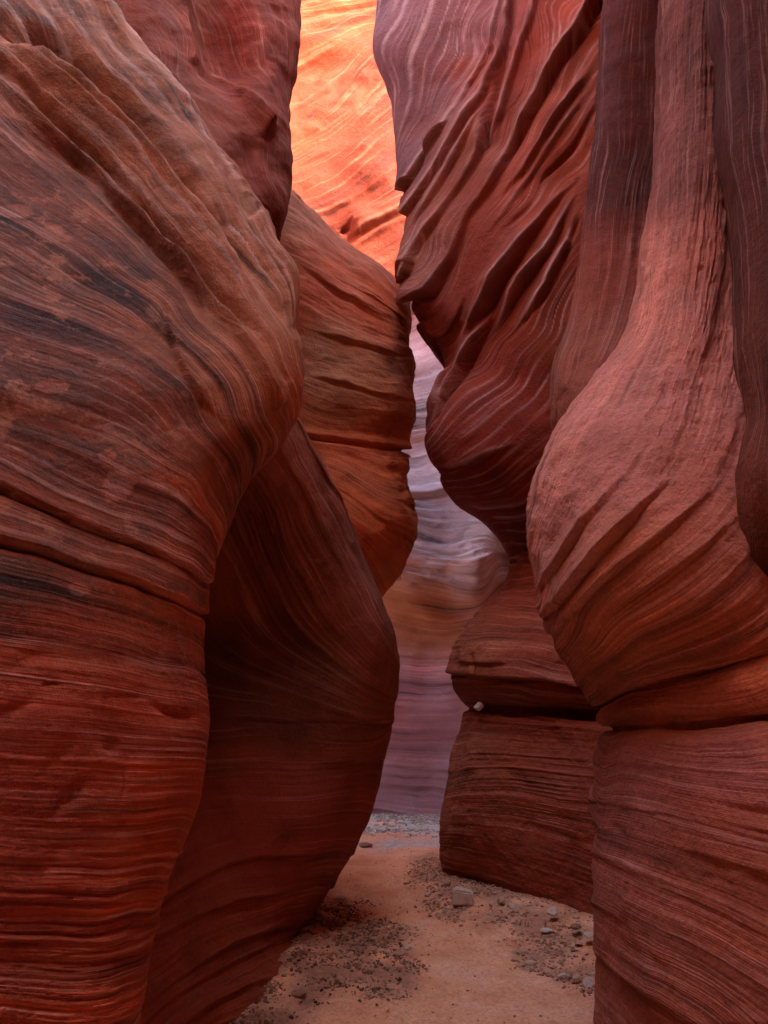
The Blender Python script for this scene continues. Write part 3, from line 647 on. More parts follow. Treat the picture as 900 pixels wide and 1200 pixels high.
# ------------------------------------------------------------------ right side, back to front
rock('hanging_fin', 'overhanging laminated rock fin right of the sunlit wall, mauve above and dark red belly below',
     [[(590, -420, 8.3), (620, -420, 7.9), (670, -420, 7.5), (720, -420, 7.1), (780, -420, 6.8), (900, -420, 6.3)],
      [(455, -150, 7.8), (497, -150, 7.3), (560, -150, 6.8), (640, -150, 6.5), (720, -150, 6.2), (880, -150, 5.8)],
      [(439, 0, 7.8), (485, 0, 7.2), (560, 0, 6.75), (640, 0, 6.4), (720, 0, 6.1), (880, 0, 5.7)],
      [(438, 55, 7.8), (480, 55, 7.15), (560, 60, 6.7), (640, 60, 6.35), (720, 60, 6.1), (880, 60, 5.7)],
      [(459, 115, 7.7), (495, 120, 7.1), (560, 120, 6.7), (640, 125, 6.3), (720, 125, 6.05), (880, 125, 5.7)],
      [(466, 200, 7.6), (500, 205, 7.0), (560, 210, 6.6), (640, 210, 6.3), (720, 210, 6.05), (880, 210, 5.7)],
      [(474, 280, 7.5), (505, 290, 7.0), (560, 300, 6.6), (640, 300, 6.25), (720, 300, 6.0), (880, 300, 5.7)],
      [(471, 330, 7.5), (500, 345, 7.0), (560, 360, 6.6), (630, 360, 6.25), (720, 360, 6.0), (880, 360, 5.7)],
      [(489, 378, 7.5), (515, 390, 7.1), (565, 395, 6.65), (630, 400, 6.25), (720, 400, 6.0), (880, 400, 5.7)],
      [(519, 428, 7.5), (535, 430, 7.1), (575, 435, 6.6), (630, 440, 6.25), (720, 440, 6.0), (880, 440, 5.7)],
      [(503, 478, 7.4), (525, 478, 6.9), (575, 480, 6.45), (630, 485, 6.25), (720, 490, 6.05), (880, 490, 5.8)],
      [(503, 530, 7.4), (527, 530, 6.9), (580, 530, 6.5), (635, 535, 6.3), (720, 540, 6.15), (880, 540, 5.9)],
      [(527, 570, 7.5), (550, 570, 7.1), (590, 575, 6.75), (640, 580, 6.5), (720, 585, 6.35), (880, 590, 6.1)],
      [(566, 606, 7.6), (585, 606, 7.25), (610, 610, 7.0), (650, 615, 6.8), (720, 620, 6.65), (880, 625, 6.4)],
      [(592, 640, 7.7), (604, 640, 7.45), (622, 642, 7.25), (655, 645, 7.1), (720, 650, 6.95), (880, 655, 6.7)],
      [(600, 665, 7.9), (612, 665, 7.8), (630, 666, 7.7), (660, 668, 7.6), (720, 670, 7.5), (880, 675, 7.2)]],
     sil='left',
     lines=[(-1, [(445, 60), (462, 20), (475, -30)]), (0, [(470, 195), (500, 145), (540, 72), (565, 0)]), (0.6, [(472, 212), (505, 163), (545, 113), (580, 60), (598, 0)]),
            (1.2, [(476, 258), (500, 219), (535, 165), (570, 118), (590, 45)]), (1.8, [(478, 300), (512, 238), (565, 168), (598, 120), (615, 0)]),
            (2.2, [(472, 318), (510, 260), (560, 190), (585, 160)]),
            (2.8, [(500, 348), (530, 308), (545, 262), (575, 213), (615, 135), (645, 85), (702, 2)]), (3.5, [(530, 365), (550, 308), (580, 260), (615, 200), (660, 145), (700, 82)]),
            (4.3, [(535, 405), (560, 355), (592, 310), (615, 280), (650, 240), (685, 200)]), (5.0, [(525, 440), (552, 415), (575, 385), (605, 340), (645, 285), (670, 240)]),
            (5.7, [(507, 490), (545, 445), (585, 400), (622, 350), (655, 300)]), (6.5, [(507, 535), (560, 500), (610, 450), (650, 390)]), (7.2, [(525, 566), (580, 552), (645, 500)]), (7.9, [(560, 600), (600, 594), (640, 570)]), (8.5, [(592, 640), (640, 636)])],
     feats=[([(480, 352), (505, 345), (530, 305), (546, 262), (576, 213), (613, 137), (643, 87), (705, -5)], 7, 0.10, '+lip'),
            ([(475, 322), (500, 275), (535, 222), (560, 185), (568, 158)], 6, 0.07, '+lip'), ([(568, 165), (580, 120), (592, 60), (600, 0), (605, -60)], 5, 0.09, '+v'),
            ([(471, 255), (500, 215), (532, 165), (566, 116), (592, 50), (600, -40)], 4, 0.05, '+lip'), ([(474, 280), (505, 232), (545, 170), (575, 130)], 4, 0.05, 'lip'),
            ([(468, 225), (500, 178), (545, 113), (575, 55), (590, -20)], 4, 0.045, '+lip'),
            ([(570, 165), (590, 130), (612, 60), (630, -10)], 4, 0.05, '+lip'),
            ([(575, 240), (615, 200), (645, 155), (670, 115), (702, 75)], 5, 0.07, 'lip'), ([(560, 290), (600, 240), (640, 180), (700, 92)], 4, 0.04, 'lip'),
            ([(546, 420), (552, 378), (592, 318), (640, 250), (688, 198)], 6, 0.09, 'lip'), ([(570, 400), (600, 345), (640, 300), (658, 262), (682, 215)], 4, 0.06, 'lip'),
            ([(600, 390), (640, 340), (665, 290), (680, 240)], 4, 0.05, 'lip'), ([(506, 520), (522, 472), (545, 440), (556, 400), (580, 355)], 5, 0.07, 'lip'), ([(507, 500), (525, 455), (545, 425)], 4, 0.05, 'lip'),
            ([(507, 548), (560, 538), (610, 520)], 4, 0.03, 'lip'), ([(540, 590), (580, 594), (625, 590)], 4, 0.03, 'lip')],
     layers=[(1.6, 0.055, 0.14, -0.7), (5, 0.022, 0.14, -0.9), (13, 0.010, 0.25, -0.6)], rough=[(1.0, 0.05, 2), (8, 0.006, 3)], step=1.35, satur=1.3, feat_gain=1.6, crest_light_gain=1.0,
     lumps=[(555, 520, 50, 60, 0, 0.10), (600, 150, 18, 60, 25, -0.10)],
     hues=[(470, 30, MAUVE), (500, 100, MAUVE), (540, 40, (0.34, 0.20, 0.22)), (470, 180, (0.34, 0.23, 0.27)), (510, 170, (0.38, 0.18, 0.17)), (560, 90, (0.44, 0.13, 0.10)), (550, 190, (0.46, 0.20, 0.17)), (510, 250, (0.46, 0.20, 0.17)), (490, 310, (0.44, 0.22, 0.19)),  # sky reflection painted as mauve on the upper left
           (620, 60, (0.44, 0.10, 0.05)), (670, 30, (0.46, 0.13, 0.07)), (660, 90, (0.42, 0.18, 0.16)), (600, 220, (0.46, 0.12, 0.07)), (660, 200, (0.44, 0.14, 0.09)), (560, 300, (0.328, 0.070, 0.039)), (500, 370, (0.312, 0.062, 0.035)), (640, 300, (0.359, 0.101, 0.047)),
           (600, 360, (0.374, 0.094, 0.043)), (530, 460, (0.343, 0.094, 0.062)), (560, 480, (0.374, 0.078, 0.031)), (620, 450, (0.328, 0.062, 0.031)), (560, 560, (0.359, 0.070, 0.035)), (610, 620, (0.281, 0.055, 0.031)), (670, 420, (0.328, 0.125, 0.047))],  # belly darkened to paint in the shade under the overhang
     mat=M_fin, seed=61)

crack_K = [(400, 828), (545, 829), (580, 832), (620, 834), (705, 840), (900, 850)]
rock('necked_boulder', 'narrow necked red rock standing in the passage with a rounded shelf above its blocky foot',
     [[(603, 635, 8.0), (614, 633, 7.8), (634, 630, 7.6), (665, 630, 7.4), (725, 640, 7.0), (880, 650, 6.3)],
      [(598, 656, 7.7), (612, 653, 7.3), (634, 650, 7.05), (665, 650, 6.9), (725, 660, 6.6), (880, 670, 6.0)],
      [(590, 688, 7.6), (606, 686, 7.15), (632, 684, 6.9), (665, 684, 6.75), (725, 690, 6.45), (880, 700, 5.9)],
      [(562, 714, 7.6), (584, 712, 7.1), (620, 712, 6.8), (662, 712, 6.6), (725, 716, 6.35), (880, 720, 5.85)],
      [(540, 742, 7.6), (564, 740, 7.05), (606, 740, 6.7), (660, 742, 6.45), (725, 745, 6.2), (880, 750, 5.8)],
      [(527, 768, 7.6), (552, 768, 7.05), (600, 770, 6.6), (660, 773, 6.35), (725, 776, 6.1), (880, 782, 5.75)],
      [(530, 803, 7.6), (555, 804, 7.1), (602, 808, 6.65), (660, 812, 6.4), (725, 815, 6.1), (880, 822, 5.75)],
      [(546, 829, 7.75), (566, 831, 7.35), (606, 833, 6.95), (660, 836, 6.65), (725, 841, 6.3), (880, 850, 5.9)],
      [(543, 838, 7.75), (564, 838, 7.25), (606, 840, 6.8), (660, 843, 6.5), (725, 848, 6.15), (880, 857, 5.75)],
      [(532, 880, 7.7), (556, 880, 7.15), (603, 882, 6.75), (658, 885, 6.45), (725, 890, 6.05), (880, 900, 5.55)],
      [(520, 930, 7.7), (547, 930, 7.15), (600, 932, 6.75), (656, 936, 6.4), (725, 940, 6.0), (880, 960, 5.45)],
      [(514, 985, 7.75), (543, 985, 7.25), (599, 988, 6.8), (655, 994, 6.45), (725, 1004, 6.0), (880, 1030, 5.35)],
      [(520, 1032, 7.85), (547, 1040, 7.5), (599, 1056, 6.98), (652, 1071, 6.55), (722, 1093, 6.05), (880, 1140, 5.15)],
      [(522, 1062, 7.85), (549, 1070, 7.5), (600, 1088, 6.98), (653, 1104, 6.55), (722, 1128, 6.05), (880, 1180, 5.15)]],
     sil='left',
     lines=[(0, [(592, 690), (640, 686)]), (0.5, [(560, 724), (610, 722), (650, 728)]), (1.0, [(535, 758), (600, 752), (670, 765)]), (1.6, [(530, 795), (600, 790), (680, 805)]),
            (2.1, [(546, 829), (620, 834), (700, 840)]), (2.8, [(535, 875), (620, 872), (700, 880)]), (3.6, [(522, 925), (610, 920), (700, 935)]), (4.4, [(516, 965), (600, 972), (698, 1000)]),
            (5.0, [(518, 1000), (600, 1022), (698, 1050)]), (5.4, [(522, 1028), (600, 1052), (698, 1082)])],
     feats=[(crack_K, 3.0, 0.16, '+v'), ([(528, 790), (580, 793), (640, 797), (700, 810)], 3, 0.05, '+lip'), ([(552, 762), (556, 780), (560, 800)], 3, 0.04, 'v'),
            ([(530, 775), (570, 778), (600, 776)], 3, 0.03, 'lip'), ([(592, 655), (615, 657), (640, 655)], 4, 0.05, '+v')],
     layers=[(3.5, 0.016, 0.25, 0.4), (9, 0.013, 0.22, 0.5), (22, 0.010, 0.3, 0.2)], rough=[(1.5, 0.04, 3), (6, 0.018, 4), (16, 0.010, 3)],
     hues=[(620, 670, (0.40, 0.12, 0.08)), (620, 720, (0.42, 0.14, 0.10)), (550, 770, (0.44, 0.18, 0.13)), (640, 770, (0.42, 0.13, 0.09)), (560, 815, (0.38, 0.11, 0.07)), (660, 820, (0.36, 0.10, 0.06)),
           (560, 880, (0.42, 0.16, 0.11)), (660, 880, (0.38, 0.13, 0.10)), (540, 950, (0.46, 0.16, 0.10)), (620, 960, (0.42, 0.14, 0.09)), (680, 1000, (0.38, 0.10, 0.06)), (560, 1020, (0.40, 0.11, 0.065)), (650, 1050, (0.38, 0.10, 0.06))],
     splits=[crack_K], part_names=['rounded_shelf', 'blocky_foot'], part_labels=['bell shaped upper rock narrowing to a neck', 'bedded blocky foot below the crack'], mat=M_base, seed=71, step=1.05, alb=0.82, crinkle=[(14, 3.5, 0.012)])

rock('shaded_panel', 'smooth dark vertical rock panel between the laminated fin and the rough pink pillar',
     [[(716, -420, 5.6), (742, -420, 5.3), (790, -420, 5.2), (840, -420, 5.1), (1000, -420, 4.9)],
      [(708, -100, 5.6), (735, -100, 5.3), (785, -100, 5.2), (840, -100, 5.1), (1000, -100, 4.8)],
      [(706, 0, 5.5), (732, 0, 5.25), (780, 0, 5.15), (840, 0, 5.05), (1000, 0, 4.8)],
      [(699, 110, 5.4), (726, 110, 5.15), (775, 110, 5.1), (840, 110, 5.0), (1000, 110, 4.7)],
      [(689, 210, 5.3), (718, 210, 5.05), (765, 210, 5.0), (840, 210, 4.9), (1000, 210, 4.7)],
      [(680, 300, 5.2), (708, 300, 4.95), (755, 300, 4.85), (840, 300, 4.8), (1000, 300, 4.6)],
      [(666, 375, 5.1), (694, 375, 4.8), (740, 375, 4.65), (830, 375, 4.7), (1000, 375, 4.6)],
      [(650, 420, 5.0), (675, 420, 4.65), (715, 420, 4.45), (800, 420, 4.6), (1000, 420, 4.5)],
      [(645, 460, 4.95), (666, 460, 4.6), (700, 460, 4.4), (780, 460, 4.6), (1000, 460, 4.5)],
      [(647, 495, 4.95), (668, 498, 4.65), (700, 500, 4.5), (780, 500, 4.6), (1000, 500, 4.5)],
      [(662, 540, 5.0), (685, 540, 4.8), (720, 540, 4.7), (800, 540, 4.7), (1000, 540, 4.5)],
      [(690, 620, 5.2), (715, 620, 5.0), (750, 620, 4.9), (820, 620, 4.8), (1000, 620, 4.6)]],
     sil='left',
     lines=[(0, [(707, 0), (692, 180), (676, 320), (650, 430)]), (0.6, [(730, 0), (716, 180), (700, 320), (665, 440), (655, 490)]), (1.2, [(752, 0), (742, 180), (722, 320), (690, 420), (665, 490)]), (1.8, [(772, 0), (760, 200), (735, 360), (700, 440)])],
     feats=[([(655, 430), (665, 425), (678, 400), (700, 350)], 4, 0.03, 'r'), ([(650, 470), (662, 455), (672, 425), (690, 395)], 4, 0.035, 'lip')],
     layers=[(3, 0.012, 0.4, 0.2), (8, 0.008, 0.4, 0.2)], rough=[(1.5, 0.04, 3), (8, 0.010, 4)],
     hues=[(740, 50, (0.127, 0.034, 0.025)), (720, 200, (0.127, 0.036, 0.025)), (720, 320, (0.32, 0.11, 0.08)), (690, 400, (0.44, 0.19, 0.15)), (670, 460, (0.46, 0.21, 0.17)), (700, 450, (0.42, 0.17, 0.14))],  # upper panel darkened to paint in its shade
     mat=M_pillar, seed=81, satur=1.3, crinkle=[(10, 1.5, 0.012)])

crack_J1 = [(500, 830), (703, 828), (740, 808), (780, 797), (830, 784), (860, 775), (900, 762), (1200, 680)]
crack_J2 = [(500, 853), (712, 853), (760, 852), (800, 851), (850, 846), (900, 840), (1200, 822)]
rock('rough_pink_pillar', 'large swollen pink grey rock pillar in the right foreground, resting on a thin slab and bedded base',
     [[(795, -420, 4.7), (815, -420, 4.3), (845, -420, 4.1), (880, -420, 4.1), (980, -420, 3.9), (1250, -420, 3.6)],
      [(782, -120, 4.6), (802, -120, 4.2), (835, -120, 3.95), (866, -120, 3.95), (965, -120, 3.8), (1200, -120, 3.4)],
      [(775, 0, 4.5), (795, 0, 4.1), (825, 0, 3.9), (855, 0, 3.9), (950, 0, 3.8), (1150, 0, 3.3)],
      [(772, 110, 4.45), (793, 110, 4.05), (825, 110, 3.8), (857, 110, 3.8), (950, 110, 3.7), (1150, 110, 3.3)],
      [(764, 210, 4.4), (787, 210, 3.95), (822, 210, 3.7), (860, 210, 3.7), (950, 210, 3.6), (1150, 210, 3.2)],
      [(745, 325, 4.3), (772, 325, 3.8), (815, 325, 3.55), (862, 325, 3.55), (950, 325, 3.5), (1150, 325, 3.1)],
      [(731, 392, 4.2), (760, 392, 3.7), (808, 392, 3.4), (862, 392, 3.4), (950, 392, 3.4), (1150, 392, 3.0)],
      [(687, 455, 4.15), (722, 455, 3.6), (785, 455, 3.3), (862, 455, 3.25), (950, 455, 3.3), (1150, 455, 2.9)],
      [(648, 505, 4.1), (688, 505, 3.5), (765, 505, 3.15), (860, 505, 3.1), (950, 505, 3.2), (1150, 505, 2.8)],
      [(621, 585, 4.0), (662, 585, 3.4), (745, 585, 3.0), (858, 585, 2.92), (950, 585, 3.1), (1150, 585, 2.7)],
      [(623, 640, 3.95), (663, 640, 3.35), (745, 640, 2.95), (858, 640, 2.85), (950, 640, 3.0), (1150, 640, 2.6)],
      [(633, 695, 3.9), (672, 695, 3.35), (752, 693, 2.97), (860, 688, 2.85), (950, 680, 2.9), (1150, 660, 2.5)],
      [(648, 742, 3.9), (685, 742, 3.4), (762, 737, 3.03), (860, 725, 2.87), (950, 712, 2.85), (1150, 680, 2.5)],
      [(676, 790, 3.95), (710, 785, 3.5), (775, 772, 3.15), (860, 755, 2.92), (950, 738, 2.82), (1150, 690, 2.5)],
      [(703, 828, 4.0), (732, 812, 3.65), (785, 796, 3.28), (862, 775, 3.0), (950, 748, 2.82), (1150, 700, 2.5)],
      [(707, 842, 3.95), (738, 830, 3.55), (790, 822, 3.2), (866, 810, 2.93), (950, 795, 2.75), (1150, 760, 2.45)],
      [(713, 853, 4.0), (742, 852, 3.62), (792, 851, 3.25), (866, 844, 2.98), (950, 836, 2.8), (1150, 825, 2.5)],
      [(707, 870, 3.95), (737, 870, 3.5), (788, 868, 3.15), (865, 862, 2.88), (950, 856, 2.72), (1150, 850, 2.42)],
      [(701, 905, 3.9), (731, 905, 3.42), (785, 905, 3.08), (865, 905, 2.8), (950, 905, 2.65), (1150, 905, 2.35)],
      [(700, 1000, 3.85), (730, 1000, 3.35), (783, 1000, 3.0), (865, 1000, 2.7), (950, 1000, 2.55), (1150, 1000, 2.25)],
      [(702, 1100, 3.85), (732, 1100, 3.32), (784, 1100, 2.95), (865, 1100, 2.65), (950, 1100, 2.5), (1150, 1100, 2.2)],
      [(704, 1200, 3.85), (734, 1200, 3.3), (785, 1200, 2.92), (865, 1200, 2.6), (950, 1200, 2.45), (1150, 1200, 2.15)],
      [(705, 1700, 3.8), (735, 1700, 3.2), (785, 1700, 2.85), (865, 1700, 2.5), (950, 1700, 2.4), (1150, 1700, 2.1)]],
     sil='left',
     lines=[(-2.4, [(776, 0), (768, 180), (745, 330), (690, 452), (645, 515), (623, 590)]), (-1.6, [(800, 0), (792, 180), (770, 340), (730, 440), (680, 530), (630, 645)]),
            (-0.9, [(825, 0), (820, 180), (800, 340), (765, 450), (720, 550), (640, 690)]), (-0.2, [(850, 0), (848, 200), (835, 350), (805, 450), (765, 550), (690, 640), (650, 725)]),
            (0.5, [(862, 420), (835, 520), (790, 590), (730, 640), (672, 700), (660, 745)]), (1.2, [(868, 570), (810, 635), (740, 690), (690, 745)]), (1.9, [(868, 660), (800, 715), (740, 745), (690, 785)]),
            (2.5, [(868, 735), (800, 762), (740, 785), (700, 815)]), (3.0, [(705, 829), (740, 808), (780, 797), (830, 784), (895, 762)]), (3.5, [(715, 853), (800, 851), (895, 840)]),
            (4.2, [(703, 905), (800, 912), (898, 925)]), (5.0, [(702, 960), (800, 985), (898, 1010)]), (5.8, [(702, 1010), (775, 1045), (898, 1100)]), (6.6, [(702, 1060), (790, 1110), (898, 1175)]),
            (7.4, [(704, 1110), (780, 1160), (830, 1195)]), (8.0, [(704, 1150), (750, 1195)])],
     feats=[(crack_J1, 3.5, 0.06, '+v'), (crack_J1, 12, 0.03, '+lip'), (crack_J2, 3.0, 0.07, '+v'), (crack_J2, 7, 0.02, '+lip'),
            ([(600, 760), (640, 722), (670, 690), (705, 650), (745, 610), (800, 545)], 5, 0.05, 'lip'), ([(590, 740), (632, 695), (655, 660), (690, 612), (735, 560), (780, 480)], 4, 0.03, 'lip'),
            ([(600, 780), (645, 742), (690, 700), (740, 658), (800, 610), (860, 550)], 4, 0.028, 'lip'), ([(620, 640), (648, 632), (664, 600), (672, 570)], 12, 0.03, 'v'), ([(600, 630), (640, 570), (680, 500), (730, 430), (765, 340)], 4, 0.02, 'lip'),
            ([(660, 560), (700, 500), (745, 420), (775, 330)], 4, 0.014, 'lip'), ([(680, 600), (730, 530), (775, 460), (800, 380)], 4, 0.014, 'lip'),
            ([(838, 20), (842, 110), (838, 180), (834, 260)], 5, 0.04, 'r'), ([(700, 720), (760, 690), (830, 640), (868, 600)], 6, 0.02, 'lip'),
            ([(872, 740), (840, 758), (780, 778), (720, 800)], 5, 0.015, 'v'),
            ([(700, 1003), (760, 1030), (820, 1060), (900, 1098)], 4, 0.018, '+lip'), ([(700, 940), (780, 955), (900, 985)], 4, 0.014, '+lip'), ([(700, 1060), (760, 1095), (900, 1170)], 4, 0.015, '+lip'), ([(700, 895), (800, 900), (900, 915)], 4, 0.010, '+lip'),
            ([(730, 1005), (735, 1020), (732, 1040)], 3, 0.015, 'v'), ([(722, 970), (732, 977)], 4, 0.02, '+v')],
     layers=[(2.6, 0.012, 0.25, 0.5), (7, 0.006, 0.2, 0.5), (18, 0.004, 0.3, 0.3)], rough=[(1.3, 0.04, 3), (5, 0.016, 4), (16, 0.009, 5)],
     hues=[(800, 60, (0.218, 0.089, 0.068)), (790, 200, (0.286, 0.137, 0.116)), (760, 330, (0.765, 0.383, 0.294)), (830, 300, (0.613, 0.281, 0.214)), (720, 470, (0.765, 0.383, 0.309)), (800, 450, (0.703, 0.340, 0.268)), (650, 600, (0.765, 0.369, 0.294)), (740, 560, (0.735, 0.324, 0.255)),  # pillar top darkened to paint in the shade up there
           (820, 560, (0.613, 0.251, 0.174)), (680, 680, (0.765, 0.369, 0.281)), (760, 650, (0.673, 0.251, 0.161)), (840, 660, (0.673, 0.281, 0.188)), (720, 740, (0.703, 0.251, 0.147)), (800, 740, (0.673, 0.235, 0.134)), (880, 750, (0.642, 0.192, 0.108)),
           (730, 820, (0.46, 0.14, 0.08)), (830, 815, (0.48, 0.17, 0.11)), (730, 890, (0.42, 0.15, 0.12)), (850, 890, (0.42, 0.15, 0.12)), (720, 1000, (0.48, 0.18, 0.14)), (820, 1000, (0.42, 0.13, 0.09)), (740, 1120, (0.46, 0.15, 0.11)), (850, 1100, (0.42, 0.12, 0.08))],
     splits=[crack_J1, crack_J2], part_names=['swollen_pillar', 'thin_slab', 'bedded_base'],
     part_labels=['swollen upper pillar with pitted slanting ribs', 'thin wedge slab squeezed between two cracks', 'bedded red base with fine slanting layers'], mat=M_pillar, seed=91, feat_gain=0.7, satur=1.08, warm=0.6, alb=0.78, crest_light_gain=0.3, crinkle=[(11, 4.0, 0.010, (-3, 3.0)), (22, 7, 0.003)])

rock('smooth_edge_lobe', 'smooth dark brown rock lobe at the right edge, in front of the rough pink pillar',
     [[(860, -420, 3.9), (885, -420, 3.6), (940, -420, 3.4), (1040, -420, 3.3), (1300, -420, 3.0)],
      [(840, -100, 3.8), (865, -100, 3.5), (920, -100, 3.3), (1020, -100, 3.1), (1250, -100, 2.8)],
      [(832, 0, 3.75), (855, 0, 3.45), (910, 0, 3.25), (1000, 0, 3.0), (1200, 0, 2.7)],
      [(840, 85, 3.7), (862, 85, 3.4), (910, 85, 3.2), (1000, 85, 2.95), (1200, 85, 2.7)],
      [(840, 165, 3.6), (862, 165, 3.3), (910, 165, 3.1), (1000, 165, 2.9), (1200, 165, 2.6)],
      [(858, 245, 3.5), (878, 245, 3.2), (920, 245, 3.0), (1000, 245, 2.8), (1200, 245, 2.5)],
      [(864, 340, 3.35), (882, 340, 3.1), (925, 340, 2.9), (1000, 340, 2.7), (1200, 340, 2.4)],
      [(864, 410, 3.2), (884, 410, 2.95), (925, 410, 2.75), (1000, 410, 2.6), (1200, 410, 2.3)],
      [(873, 480, 3.1), (890, 480, 2.85), (930, 480, 2.7), (1000, 480, 2.5), (1200, 480, 2.2)],
      [(862, 560, 2.95), (882, 560, 2.72), (925, 560, 2.55), (1000, 560, 2.4), (1200, 560, 2.1)],
      [(869, 640, 2.93), (888, 640, 2.78), (930, 640, 2.66), (1000, 640, 2.55), (1200, 640, 2.3)],
      [(880, 700, 3.02), (897, 700, 2.93), (935, 695, 2.85), (1000, 685, 2.8), (1200, 670, 2.55)],
      [(892, 738, 3.2), (908, 735, 3.12), (942, 728, 3.05), (1005, 715, 3.0), (1200, 690, 2.8)],
      [(900, 755, 3.4), (915, 750, 3.35), (950, 742, 3.3), (1015, 730, 3.2), (1200, 705, 3.0)]],
     sil='left', lines=[(0, [(835, 20), (842, 160), (864, 330), (872, 470), (866, 640), (874, 720)]), (0.5, [(860, 20), (866, 160), (884, 330), (890, 470), (886, 640), (892, 720)]), (0.9, [(885, 20), (890, 160), (898, 330), (899, 470), (899, 640)])],
     layers=[(3, 0.010, 0.4, 0.2), (9, 0.006, 0.4, 0.2)], rough=[(1.3, 0.03, 3), (7, 0.007, 4)],
     hues=[(870, 100, (0.108, 0.032, 0.024)), (870, 300, (0.152, 0.054, 0.038)), (885, 450, (0.194, 0.065, 0.038)), (885, 600, (0.216, 0.071, 0.038)), (890, 700, (0.226, 0.071, 0.044))], mat=M_pillar, seed=97, satur=1.3)  # shade painted in, darkest at the top

# ------------------------------------------------------------------ unseen canyon walls beside and behind the camera, shaped to block and bounce light
def side_wall(name, label, xf, y0, y1, ztop, sign, seed, back=9):
    ys = np.arange(y0, y1 + 0.01, 0.25); zs = np.concatenate([np.arange(-0.6, ztop, 0.25), [ztop]])
    Yg, Zg = np.meshgrid(ys, zs); y, z = Yg.ravel(), Zg.ravel()
    p = np.stack([np.zeros_like(y), y, z], 1)
    x = xf(y, z) + 0.45 * fbm(p * 0.45, 4, seed) + 0.05 * layer(z + 0.25 * fbm(p * 0.3, 2, seed + 1), 1.6, seed, 0.3, 0.4)
    n0 = len(x); W = len(ys); H = len(zs)
    # plateau running back from the rim
    xt = x.reshape(H, W)[-1]; rim = np.stack([xt + sign * back, ys, np.full(W, ztop + 0.5)], 1)
    V = np.concatenate([np.stack([x, y, z], 1), rim])
    I = np.arange((H + 1) * W).reshape(H + 1, W)
    Q = np.stack([I[:-1, :-1], I[:-1, 1:], I[1:, 1:], I[1:, :-1]], -1).reshape(-1, 4)
    if sign > 0: Q = Q[:, ::-1]
    b = np.array([V[0, 0], 0, 0]); hu = np.tile(np.array([[0.45, 0.19, 0.11, 1.0]]), (len(V), 1))
    o = mesh_obj(name, V - b, Q, M_base, None, {'strata': ('FLOAT', V[:, 2] * 0.9), 'hue': ('FLOAT_COLOR', hu), 'varnish': ('FLOAT', np.zeros(len(V)))})
    o.location = b; o['kind'] = 'structure'; o['label'] = label
    return o
side_wall('unseen_canyon_wall', 'unseen sandstone canyon wall at the right, raised and leaned in to block the sun', lambda y, z: np.where(y < 2.0, 2.3 + 0.05 * z, 2.3 + (y - 2.0).clip(0, 2.5) * 0.9 * (1 - sstep(z, 8.5, 13)) + 0.05 * z) - (0.3 + 1.5 * (1 - sstep(y, 3.6, 6.0))) * sstep(z, 8.5, 13.5), -6, 7.0, 20.0, 1, 301, 4)  # rim height and inward lean set to block sun and sky
side_wall('unseen_canyon_wall', 'unseen lower sandstone wall added beyond the necked rock to keep sun off the far wall', lambda y, z: 2.3 + 0.05 * z + 0 * y, 8.8, 13.5, 13.6, 1, 303, 3)  # added to shade the lower far wall from the sun
side_wall('unseen_canyon_wall', 'unseen sandstone canyon wall at the left, raised to bounce warm sunlight down', lambda y, z: np.where(y < 1.2, -2.2 - 0.2 * z, -2.2 - (y - 1.2).clip(0, 2.5) * 1.0 - 0.2 * z), -6, 6.5, 20.0, -1, 302)  # height set so its sunlit top bounces warm light down
def rear_wall():
    xs_ = np.arange(-8, 5.01, 0.3); zs_ = np.arange(-0.6, 20.1, 0.3)
    Xg, Zg = np.meshgrid(xs_, zs_); x_, z_ = Xg.ravel(), Zg.ravel(); p_ = np.stack([x_, 0 * x_, z_], 1)
    y_ = -4.6 - 0.05 * z_ + 0.5 * fbm(p_ * 0.45, 4, 333)
    Ii = np.arange(len(x_)).reshape(Xg.shape); q = np.stack([Ii[:-1, :-1], Ii[1:, :-1], Ii[1:, 1:], Ii[:-1, 1:]], -1).reshape(-1, 4)
    hu = np.tile(np.array([[0.45, 0.19, 0.11, 1.0]]), (len(x_), 1))
    o = mesh_obj('unseen_canyon_wall', np.stack([x_, y_, z_], 1), q, M_base, None, {'strata': ('FLOAT', z_ * 0.9), 'hue': ('FLOAT_COLOR', hu), 'varnish': ('FLOAT', 0 * z_)})
    o['kind'] = 'structure'; o['label'] = 'unseen sandstone wall added behind the viewer to shut out low sky light'
rear_wall()  # added to close off the light from behind the camera
#GROUND
# ------------------------------------------------------------------ the sandy floor
def gz(x, y):
    p = np.stack([x, y, np.zeros_like(x)], 1)
    z = 0.05 * fbm(p * 0.7, 3, 201) + 0.018 * fbm(p * 3.1, 4, 202)
    tx, ty = project_floor(p)
    # banked gravel along the foot of the right hand rocks and a shallow mound on the left
    d, sd, al = polydist(tx, ty, [(505, 1022), (545, 1042), (600, 1060), (660, 1078), (720, 1100), (800, 1130)])
    z = z + 0.10 * np.exp(-(d / 26) ** 2) * (y > 3) * (y < 9)
    z = z + 0.06 * np.exp(-((tx - 350) / 80) ** 2 - ((ty - 1140) / 40) ** 2) * (y > 3) * (y < 8)
    z = z - 0.03 * np.exp(-((tx - 520) / 90) ** 2 - ((ty - 1140) / 60) ** 2) * (y > 3) * (y < 9)
    d2, _, _ = polydist(tx, ty, [(368, 1060), (366, 1076), (346, 1132), (276, 1200), (190, 1270)])
    z = z + 0.05 * np.exp(-(d2 / 16) ** 2) * (y > 3) * (y < 7.5) * (0.6 + fbm(p * 3, 3, 203))
    return z - 0.02

def project_floor(p):
    q = p.copy(); q[:, 2] = 0; q[:, 1] = np.maximum(q[:, 1], 1.0)
    return project(q)

